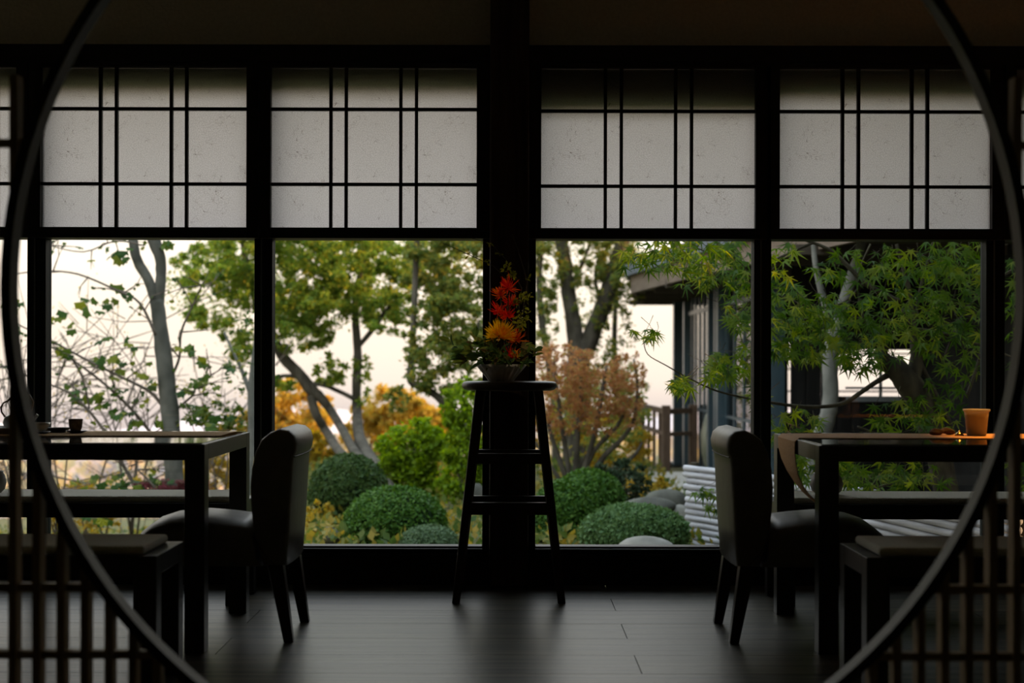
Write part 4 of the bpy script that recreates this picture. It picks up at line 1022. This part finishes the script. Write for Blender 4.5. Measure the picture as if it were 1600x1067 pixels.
shrub('yellow-green shrub low by the left chair back', [(478, 700, 44, 26, 900, 14), (500, 730, 40, 24, 500, 10)], 20, 'lf_yellow', .09, 790, 'sunlit shrubs at the garden edge')
shrub('golden sunlit shrub right of the upright trunk', [(610, 645, 50, 36, 1300, 20), (580, 690, 40, 40, 900, 16)], 25, 'lf_orange', .12, 770, 'sunlit shrubs at the garden edge')
shrub('orange-tipped shrub under the gap of sky', [(672, 668, 34, 26, 700, 12), (700, 680, 40, 30, 800, 14)], 27, 'lf_orange', .13, 770, 'sunlit shrubs at the garden edge')
shrub('yellow undergrowth beside the stool, above the small dome', [(715, 790, 36, 40, 900, 16), (690, 760, 30, 30, 400, 9)], 16.5, 'lf_yellow', .06, 850, 'loose garden shrubs')
shrub('yellowish shrub low beneath the large dark ball', [(498, 815, 24, 26, 400, 9)], 12.2, 'lf_yellow', .04, 850, 'loose garden shrubs')
shrub('dark purple-leaved shrub before the wooden railing', [(965, 755, 45, 32, 1100, 16)], 12.8, 'lf_dark', .05, 800, 'loose garden shrubs')
shrub('yellow grass tuft before the pavilion deck', [(1005, 770, 40, 24, 500, 10)], 14, 'lf_yellow', .05, 800, 'loose garden shrubs')
shrub('crimson azalea mound seen under the left table', [(268, 768, 55, 16, 1400, 14)], 12.5, 'lf_azalea', .035, 800, 'loose garden shrubs')
shrub('golden thicket low behind the forked trunk', [(330, 745, 60, 40, 700, 14), (370, 700, 40, 50, 600, 12)], 18, 'lf_yellow', .085, 850, 'sunlit shrubs at the garden edge')
shrub('yellow leafy shrub low at the far left, under the table', [(120, 800, 60, 40, 420, 12), (180, 770, 40, 30, 200, 8)], 15, 'lf_yellow', .06, 880, 'sunlit shrubs at the garden edge')
shrub('yellowing shrub behind the red-leaved one', [(850, 640, 40, 50, 500, 12), (960, 690, 50, 40, 700, 14)], 17, 'lf_yellow', .075, 780, 'sunlit shrubs at the garden edge')

# ---- stones
def stone(lab, px, py, wpx, hpx, Y, mt, seed):
    s = Y/F; c = P(px, py, Y)
    t = thing('boulder', lab, 'stone', (c.x, c.y, GZ), 'garden stones')
    rock('body', M[mt], t, tuple(c), (wpx/2*s, wpx/2*s*.8, hpx/2*s), seed, rough=.14)
stone('pale smooth boulder at the window foot right of the stool', 1012, 858, 92, 46, 9.6, 'stone', 1)
stone('dark mossy boulder before the bamboo fence', 1040, 790, 66, 52, 12.0, 'stonedark', 2)
stone('flat grey stone between mossy boulder and bamboo fence', 1062, 820, 46, 64, 11.6, 'stone', 3)
stone('wide low stone behind the grey-green shrub', 1015, 792, 90, 30, 11.6, 'stonedark', 4)
stone('bluish dark rock low below the large dark ball', 518, 838, 36, 34, 11.2, 'stonedark', 5)
stone('dark rock behind the stool legs, left of post', 742, 790, 40, 80, 13.0, 'stonedark', 6)
pv = thing('paving_slab', 'pale paving slab below the pavilion deck', 'paving', tuple(P(1040, 765, 15.0)))
a_ = P(1040, 765, 15.0)
MB().box(a_.x-.45, a_.x+.75, 13.9, 17.5, GZ+.02, GZ+.07).build('slab', M['stonepale'], pv, bevel=.01)

# ---- bamboo fence, bending towards the house
bf = thing('bamboo_fence', 'low fence of stacked pale bamboo poles bending towards the house', 'fence', (1.9, 10, GZ))
path = [Vector((1.36, 11.0, 0)), Vector((2.12, 9.62, 0)), Vector((2.62, 7.35, 0))]
for i in range(13):
    z = GZ + .03 + i*.0475; e = .03 if i in (9, 11, 12) else 0
    for a, b in ((path[0], path[1]), (path[1], path[2])):
        d = (b-a).normalized(); a2 = a - d*(e if a is path[0] else 0); up = Vector((0, 0, z))
        off = Vector((d.y, -d.x, 0))*random.uniform(-.006, .006)
        m = MB(); L = (b-a2).length; n = max(3, int(L/.32)); pts = []; rad = []
        for q in range(n*2+1):
            t_ = q/(n*2); r_ = .0225 if q % 2 else .0245
            pts.append(a2 + (b-a2)*t_ + up + off); rad.append(r_)
        m.tube(pts, rad, 10).build('bamboo_pole', M['bamboo'], bf, smooth=True)
for p in path:
    MB().tube([p + Vector((.06, .04, GZ)), p + Vector((.06, .04, .27))], .035, 10).build('post', M['barkdark'], bf)

# ---- pavilion
pa = thing('garden_pavilion', 'dark glazed timber pavilion with blue posts, deck and tiled eaves', 'building', (3.5, 17, -.5))
DZ = -.47; EZ = 1.98
deck_y = np.arange(12.6, 21.8, .28)
for y in deck_y: MB().box(2.25 if y > 15 else 2.5, 7.0, y, y+.27, DZ-.05, DZ).build('deck_board', M['deck'], pa)
MB().box(2.3, 7.0, 12.6, 21.8, GZ-.6, DZ-.05).build('base', M['darkboard'], pa)
# posts
for px, Y in ((1060, 21.0), (1076, 20.2), (1090, 21.2), (1100, 20.9), (1108, 20.9), (1115, 17.6), (1123, 17.0), (1130, 16.6), (1150, 21.0), (1176, 21.0), (1212, 14.0)):
    w_ = .055 if px in (1090, 1100, 1123) else .075
    x = PX(px, Y); MB().box(x-w_, x+w_, Y-w_, Y+w_, DZ, EZ).build('post', M['bluesteel'], pa)
# glazing and its rails along the garden side
for (xa, ya), (xb, yb) in (((PX(1076, 20.2), 20.2), (PX(1115, 17.6), 17.6)), ((PX(1123, 17.), 17.), (PX(1212, 14.), 14.))):
    for z, h in ((DZ+.05, .06), (.42, .03), (EZ-.25, .05)): MB().bar((xa, ya, z), (xb, yb, z), .04, h).build('glazing_bar', M['bluesteel'], pa)
    for q in (.17, .33, .5, .67, .83): MB().bar((xa*(1-q)+xb*q, ya*(1-q)+yb*q, DZ), (xa*(1-q)+xb*q, ya*(1-q)+yb*q, EZ), .035, .05, up=(0, 1, 0)).build('glazing_bar', M['bluesteel'], pa)
    MB().bar((xa, ya, (DZ+EZ)/2), (xb, yb, (DZ+EZ)/2), .006, EZ-DZ-.3).build('pane', M['glass'], pa)
for z in (.15, .42, .62, .95, 1.18): MB().box(2.45, 7, 21.15, 21.19, z-.012, z+.012).build('glazing_bar', M['bluesteel'], pa)
MB().box(2.45, 7, 21.1, 21.2, EZ-.35, EZ).build('lintel', M['soffit'], pa)
# low solid wall at the far side and interior furniture
MB().box(3.02, 7, 21.2, 21.3, DZ, .30).build('low_wall', M['darkboard'], pa)
MB().box(3.02, 7, 21.2, 21.3, 1.38, EZ).build('upper_wall', M['darkboard'], pa)
for px in (1136, 1160, 1172, 1192, 1222, 1262): MB().box(PX(px, 21.2)-.06, PX(px, 21.2)+.06, 21.05, 21.2, DZ, EZ).build('post', M['darkboard'], pa)
# near dark board wall with a window gap
Yw = 13.5
def bx(px): return PX(px, Yw)
x = bx(1236); i = 0
wx0, wx1, wz0, wz1 = bx(1322), bx(1406), PZ(618, Yw), PZ(545, Yw)
while x < 6.6:
    wd = .145
    if x + wd > wx0 and x < wx1:
        MB().box(x, x+wd-.006, Yw, Yw+.03, DZ, wz0).build('wall_board', M['darkboard'], pa); MB().box(x, x+wd-.006, Yw, Yw+.03, wz1, EZ).build('wall_board', M['darkboard'], pa)
    else: MB().box(x, x+wd-.006, Yw+(.004 if i % 2 else 0), Yw+.03, DZ, EZ).build('wall_board', M['darkboard'], pa)
    x += wd; i += 1
MB().box(wx0, wx1, Yw-.02, Yw+.01, wz0-.05, wz0).build('window_sill', M['greybeam'], pa)
MB().box((wx0*.35+wx1*.65)-.012, (wx0*.35+wx1*.65)+.012, Yw, Yw+.03, wz0, wz1).build('window_bar', M['greybeam'], pa)
MB().box(wx0, wx1, Yw, Yw+.03, wz0+.07, wz0+.09).build('window_bar', M['greybeam'], pa)
MB().box(bx(1546), bx(1556), Yw-.06, Yw, DZ, EZ).build('downpipe', M['greybeam'], pa)
MB().box(3.9, 10.5, 7.4, 13.45, GZ, 6.0).build('unseen_shade_block', M['darkboard'], pa)  # out-of-view block added to shade the near garden and right screens
MB().box(6.85, 6.95, 13.5, 22.1, DZ, EZ).build('unseen_shade_wall', M['darkboard'], pa)  # unseen wall added to keep the low sun off the railing
# roof: boarded soffit, fascia, tiles
def prism(poly, z0, z1):
    m = MB(); n = len(poly); m.v = [(x, y, z0) for x, y in poly] + [(x, y, z1) for x, y in poly]
    m.f = [tuple(range(n))[::-1], tuple(range(n, 2*n))] + [(i, (i+1) % n, n+(i+1) % n, n+i) for i in range(n)]
    return m
poly = [(1.56, 18.4), (2.08, 22.2), (7.4, 22.2), (7.4, 9.6), (3.05, 9.6)]
poly = [(1.56, 18.4), (2.08, 22.2), (7.4, 22.2), (7.4, 10.4), (2.55, 10.4), (1.9, 15)]
prism(poly, EZ, EZ+.04).build('soffit', M['soffit'], pa)
n = len(poly)
for i in range(n):
    a, b = Vector((*poly[i], 0)), Vector((*poly[(i+1) % n], 0))
    MB().bar(a + Vector((0, 0, EZ+.07)), b + Vector((0, 0, EZ+.07)), .05, .22).build('fascia', M['fascia'], pa)
c = Vector((4.6, 16.5, 0))
for k_, (zz, sh) in enumerate(((EZ+.18, 1.03), (EZ+.32, .90), (EZ+.46, .77), (EZ+.60, .64), (EZ+.74, .5), (EZ+.88, .35))):
    prism([((x-c.x)*sh+c.x, (y-c.y)*sh+c.y) for x, y in poly], zz, zz+.15).build('roof_course', M['tile'], pa)
for i in range(9):
    y = 11.2 + i*1.25
    MB().box(1.75 if y > 15 else 2.2, 7, y, y+.07, EZ-.08, EZ).build('rafter', M['soffit'], pa)
MB().bar(P(1196, 399, 13.7), P(1420, 348, 10.7), .14, .20).build('eaves_beam', M['greybeam'], pa)
# railing round the deck corner
rp = [(PX(998, 21.4), 21.4), (PX(1041, 18.6), 18.6), (PX(1083, 19.0), 19.0)]
def zat(py, Y): return PZ(py, Y)
ZT = zat(640, 18.6)
for (x, y) in rp: MB().box(x-.055, x+.055, y-.055, y+.055, DZ-.35, ZT+.06).build('railing_post', M['railwood'], pa, bevel=.008)
for (a, b) in ((rp[0], rp[1]), (rp[1], rp[2])):
    for z, h in ((ZT-.02, .07), (ZT-.32, .05), (DZ-.02, .07)): MB().bar((*a, z), (*b, z), .05, h).build('railing_rail', M['railwood'], pa)
for q in (.2, .4, .6, .8):
    x = rp[0][0]*(1-q)+rp[1][0]*q; y = rp[0][1]*(1-q)+rp[1][1]*q
    MB().box(x-.022, x+.022, y-.022, y+.022, DZ, ZT-.05).build('baluster', M['railwood'], pa)
prism([(rp[0][0], rp[0][1]), (rp[1][0], rp[1][1]), (2.6, 18.9), (2.6, 21.6)], DZ-.06, DZ).build('deck_corner', M['deck'], pa)
jr = thing('storage_jar', 'tall green-brown glazed jar standing inside the pavilion glass', 'jar', (PX(1131, 18.2), 18.2, DZ), None)
MB().lathe([(0, 0), (.14, 0), (.17, .05), (.25, .35), (.26, .6), (.2, .85), (.12, .95), (.13, 1.0), (.1, 1.0), (0, .9)], (PX(1127, 18.2), 18.2, DZ), 28).build('body', M['jar'], jr, smooth=True)
cb = thing('low_cabinet', 'low orange-brown wooden cabinet inside the pavilion', 'cabinet', (PX(1148, 19), 19, DZ))
MB().box(PX(1136, 19), PX(1176, 19), 18.8, 19.2, DZ, .42).build('body', M['cabinet'], cb, bevel=.01)
MB().box(PX(1139, 19), PX(1155, 19), 18.78, 18.8, DZ+.1, .36).build('door', M['cabinet'], cb, bevel=.005)
MB().box(PX(1157, 19), PX(1173, 19), 18.78, 18.8, DZ+.1, .36).build('door', M['cabinet'], cb, bevel=.005)

# ---- pale smooth tree behind the maple
Yp = 11.0
t7 = thing('pale_trunk_tree', 'smooth pale grey curved trunk standing behind the maple', 'tree', tuple(P(1285, 720, Yp)))
limb([(1262, 790, 32), (1275, 710, 30), (1289, 665, 26), (1297, 630, 25), (1297, 585, 24), (1299, 545, 24), (1308, 500, 20), (1322, 460, 18), (1333, 425, 18), (1345, 380, 15), (1352, 300, 12)], Yp, 'trunk', M['barkpale'], t7, 12)
limb([(1302, 520, 14), (1288, 470, 12), (1275, 420, 9), (1268, 350, 6)], Yp, 'branch', M['barkpale'], t7)
foliage(clumps(1340, 300, Yp, 60, 40, 300, 8, .4), .08, T_DIA, M['lf_olive'], t7)

# ---- the maple
Ym = 8.7
t8 = thing('japanese_maple', 'green Japanese maple with dark crooked trunk filling the right windows', 'tree', tuple(P(1475, 800, Ym)))
limb([(1490, 860, 40), (1478, 760, 38), (1462, 690, 36), (1438, 628, 40), (1418, 595, 42), (1398, 574, 34), (1382, 562, 24), (1372, 545, 18)], Ym, 'trunk', M['barkdark'], t8, 14)
limb([(1425, 590, 28), (1432, 560, 20), (1428, 530, 12), (1424, 480, 9), (1415, 430, 7), (1400, 380, 5)], Ym, 'branch', M['barkdark'], t8)
MB_ = [[(1392, 582, 12), (1370, 595, 8), (1345, 612, 7.5), (1320, 628, 7), (1290, 634, 6), (1250, 634, 6), (1205, 628, 5, -.1), (1170, 622, 3.5, -.2), (1120, 610, 3, -.3), (1080, 592, 2.5, -.4), (1040, 570, 2, -.45), (1012, 553, 1.6, -.5), (1005, 530, 1.5, -.5)],
       [(1500, 700, 9), (1480, 650, 8), (1455, 600, 8), (1436, 560, 8), (1425, 520, 7), (1410, 480, 6)],
       [(1405, 470, 9), (1385, 460, 8), (1350, 440, 8), (1325, 415, 7), (1300, 392, 6), (1270, 378, 5), (1230, 366, 4)],
       [(1410, 512, 7), (1450, 515, 6), (1490, 525, 5), (1540, 540, 4), (1590, 560, 3)],
       [(1430, 500, 6), (1440, 440, 5), (1455, 390, 4), (1465, 330, 3)],
       [(1350, 440, 6), (1320, 470, 4), (1280, 480, 3.5), (1240, 470, 3), (1190, 450, 2.5), (1130, 425, 2.2)],
       [(1395, 520, 6), (1350, 500, 5), (1300, 488, 4), (1250, 500, 3), (1215, 505, 2.5)],
       [(1270, 378, 5), (1220, 400, 4), (1170, 425, 3.5), (1120, 400, 3), (1080, 385, 2.5), (1020, 378, 2)],
       [(1180, 440, 4), (1150, 405, 3), (1120, 380, 2.5), (1090, 350, 2)],
       [(1470, 740, 7), (1430, 745, 5), (1390, 755, 4), (1340, 770, 3), (1290, 790, 2)],
       [(1455, 700, 6), (1420, 690, 5), (1380, 680, 4), (1340, 665, 3)],
       [(1510, 620, 6), (1530, 560, 5), (1538, 500, 4), (1530, 440, 3), (1520, 400, 2)],
       [(1475, 560, 5), (1500, 500, 4), (1535, 450, 3), (1580, 420, 3)],
       [(1388, 545, 6), (1360, 520, 5), (1345, 480, 4), (1340, 430, 3), (1360, 380, 3)]]
for b in MB_: limb(b, Ym, 'branch', M['barkdark'], t8, 7, .05)
# leaf sprays: (px, py, rx, ry, leaves)
SPR = [(1010, 400, 45, 26, 46), (1060, 392, 50, 28, 62), (1110, 405, 48, 32, 66), (1150, 400, 30, 34, 40), (1090, 430, 40, 20, 40), (1150, 455, 25, 20, 20), (1160, 500, 26, 26, 34), (1145, 490, 18, 20, 16), (1135, 570, 32, 22, 46), (1120, 585, 20, 16, 20),
       (1005, 521, 22, 10, 15), (1063, 603, 20, 12, 18), (1165, 560, 18, 26, 14), (1060, 600, 14, 9, 8), (1170, 540, 12, 20, 8),
       (1225, 395, 24, 18, 16), (1215, 430, 22, 25, 16), (1230, 470, 34, 26, 40), (1260, 500, 44, 28, 60), (1225, 515, 28, 24, 30), (1290, 480, 36, 24, 36), (1250, 545, 42, 22, 46), (1215, 550, 20, 20, 20), (1295, 520, 32, 26, 34), (1285, 425, 32, 18, 16), (1320, 410, 40, 24, 22),
       (1345, 500, 40, 34, 46), (1345, 555, 36, 26, 44), (1320, 545, 25, 20, 20), (1385, 545, 26, 26, 26), (1370, 450, 40, 34, 34), (1400, 410, 44, 32, 36), (1450, 405, 48, 32, 50), (1505, 400, 44, 30, 50), (1535, 430, 26, 34, 34), (1490, 450, 44, 28, 40), (1440, 470, 42, 30, 36), (1500, 500, 44, 30, 46), (1455, 535, 40, 26, 36), (1525, 545, 30, 36, 32), (1480, 590, 36, 26, 20), (1410, 500, 40, 30, 34),
       (1250, 660, 34, 22, 32), (1222, 680, 20, 14, 14), (1400, 650, 50, 26, 34), (1440, 640, 40, 24, 30), (1470, 645, 40, 24, 30), (1350, 690, 40, 16, 20), (1375, 745, 60, 26, 60), (1330, 745, 30, 30, 34), (1435, 740, 50, 24, 36), (1240, 730, 30, 30, 34), (1225, 700, 16, 24, 14), (1310, 730, 26, 20, 18), (1290, 715, 26, 16, 14), (1585, 440, 20, 50, 26), (1590, 520, 20, 60, 26), (1595, 720, 25, 50, 20), (1100, 770, 26, 10, 10), (1112, 798, 24, 10, 10), (1190, 640, 20, 24, 14), (1445, 700, 30, 16, 14), (1180, 605, 12, 26, 10)]
MPM = tmesh('maple', T_MAPLE, M['lf_maple_obj'])
rr = random.Random(21); allp = []
for (px, py, rx, ry, n_) in SPR:
    low = py > 760 and px < 1150
    for j in range(int(n_*.8)):
        a = rr.uniform(0, 6.283); q = math.sqrt(rr.random())
        Y = (9.8 if low else Ym - .15 + rr.uniform(-.55, .45))
        if px < 1100 and not low: Y -= .35
        allp.append(P(px + math.cos(a)*q*rx, py + math.sin(a)*q*ry, Y))
allp.sort(key=lambda p: p.y)
def mleaf(p):
    nrm = (rr.gauss(0, .45), -.62 + rr.gauss(0, .38), .62 + rr.gauss(0, .35)); tipd = (rr.gauss(0, .75), -.35 + rr.gauss(0, .4), -.55 + rr.gauss(0, .35))
    return nrm, tipd, rr.uniform(.060, .098)
for p in allp[:300]:
    nrm, tipd, s = mleaf(p); put_leaf(MPM, t8, p, nrm, tipd, s)
rest = allp[300:]
for i in range(2300):                                     # unseen crown added above the window heads to darken the right screens
    a = rr.uniform(0, 6.283); q = math.sqrt(rr.random())
    rest.append(Vector((3.0 + math.cos(a)*q*1.5, 8.6 + math.sin(a)*q*.95, 2.05 + rr.random()**1.4*1.9)))
V = []; T = []; tv, tt = T_MAPLE
for p in rest:
    nrm, tipd, s = mleaf(p); n_ = Vector(nrm).normalized(); tip = Vector(tipd); tip = (tip - n_*tip.dot(n_)).normalized(); x = tip.cross(n_)
    A_ = np.array([tuple(x), tuple(tip), tuple(n_)]).T*s
    T.append(tt + len(V)*len(tv)); V.append(tv @ A_.T + np.array(p)[None, :])
npmesh('foliage', np.concatenate(V), np.concatenate(T), M['lf_maple'], t8, 'stuff')
ft = MB()
for p in (allp[::3] + rest[-2300::4]):
    e = p + Vector((rr.gauss(0, .06), rr.gauss(0, .05), rr.uniform(.02, .10))); ft.tube([p, (p+e)/2 + Vector((rr.gauss(0, .01), 0, 0)), e], [.0012, .0015, .002], 4)
ft.build('twigs', M['barkdark'], t8, kind='stuff')

bpy.context.view_layer.update()
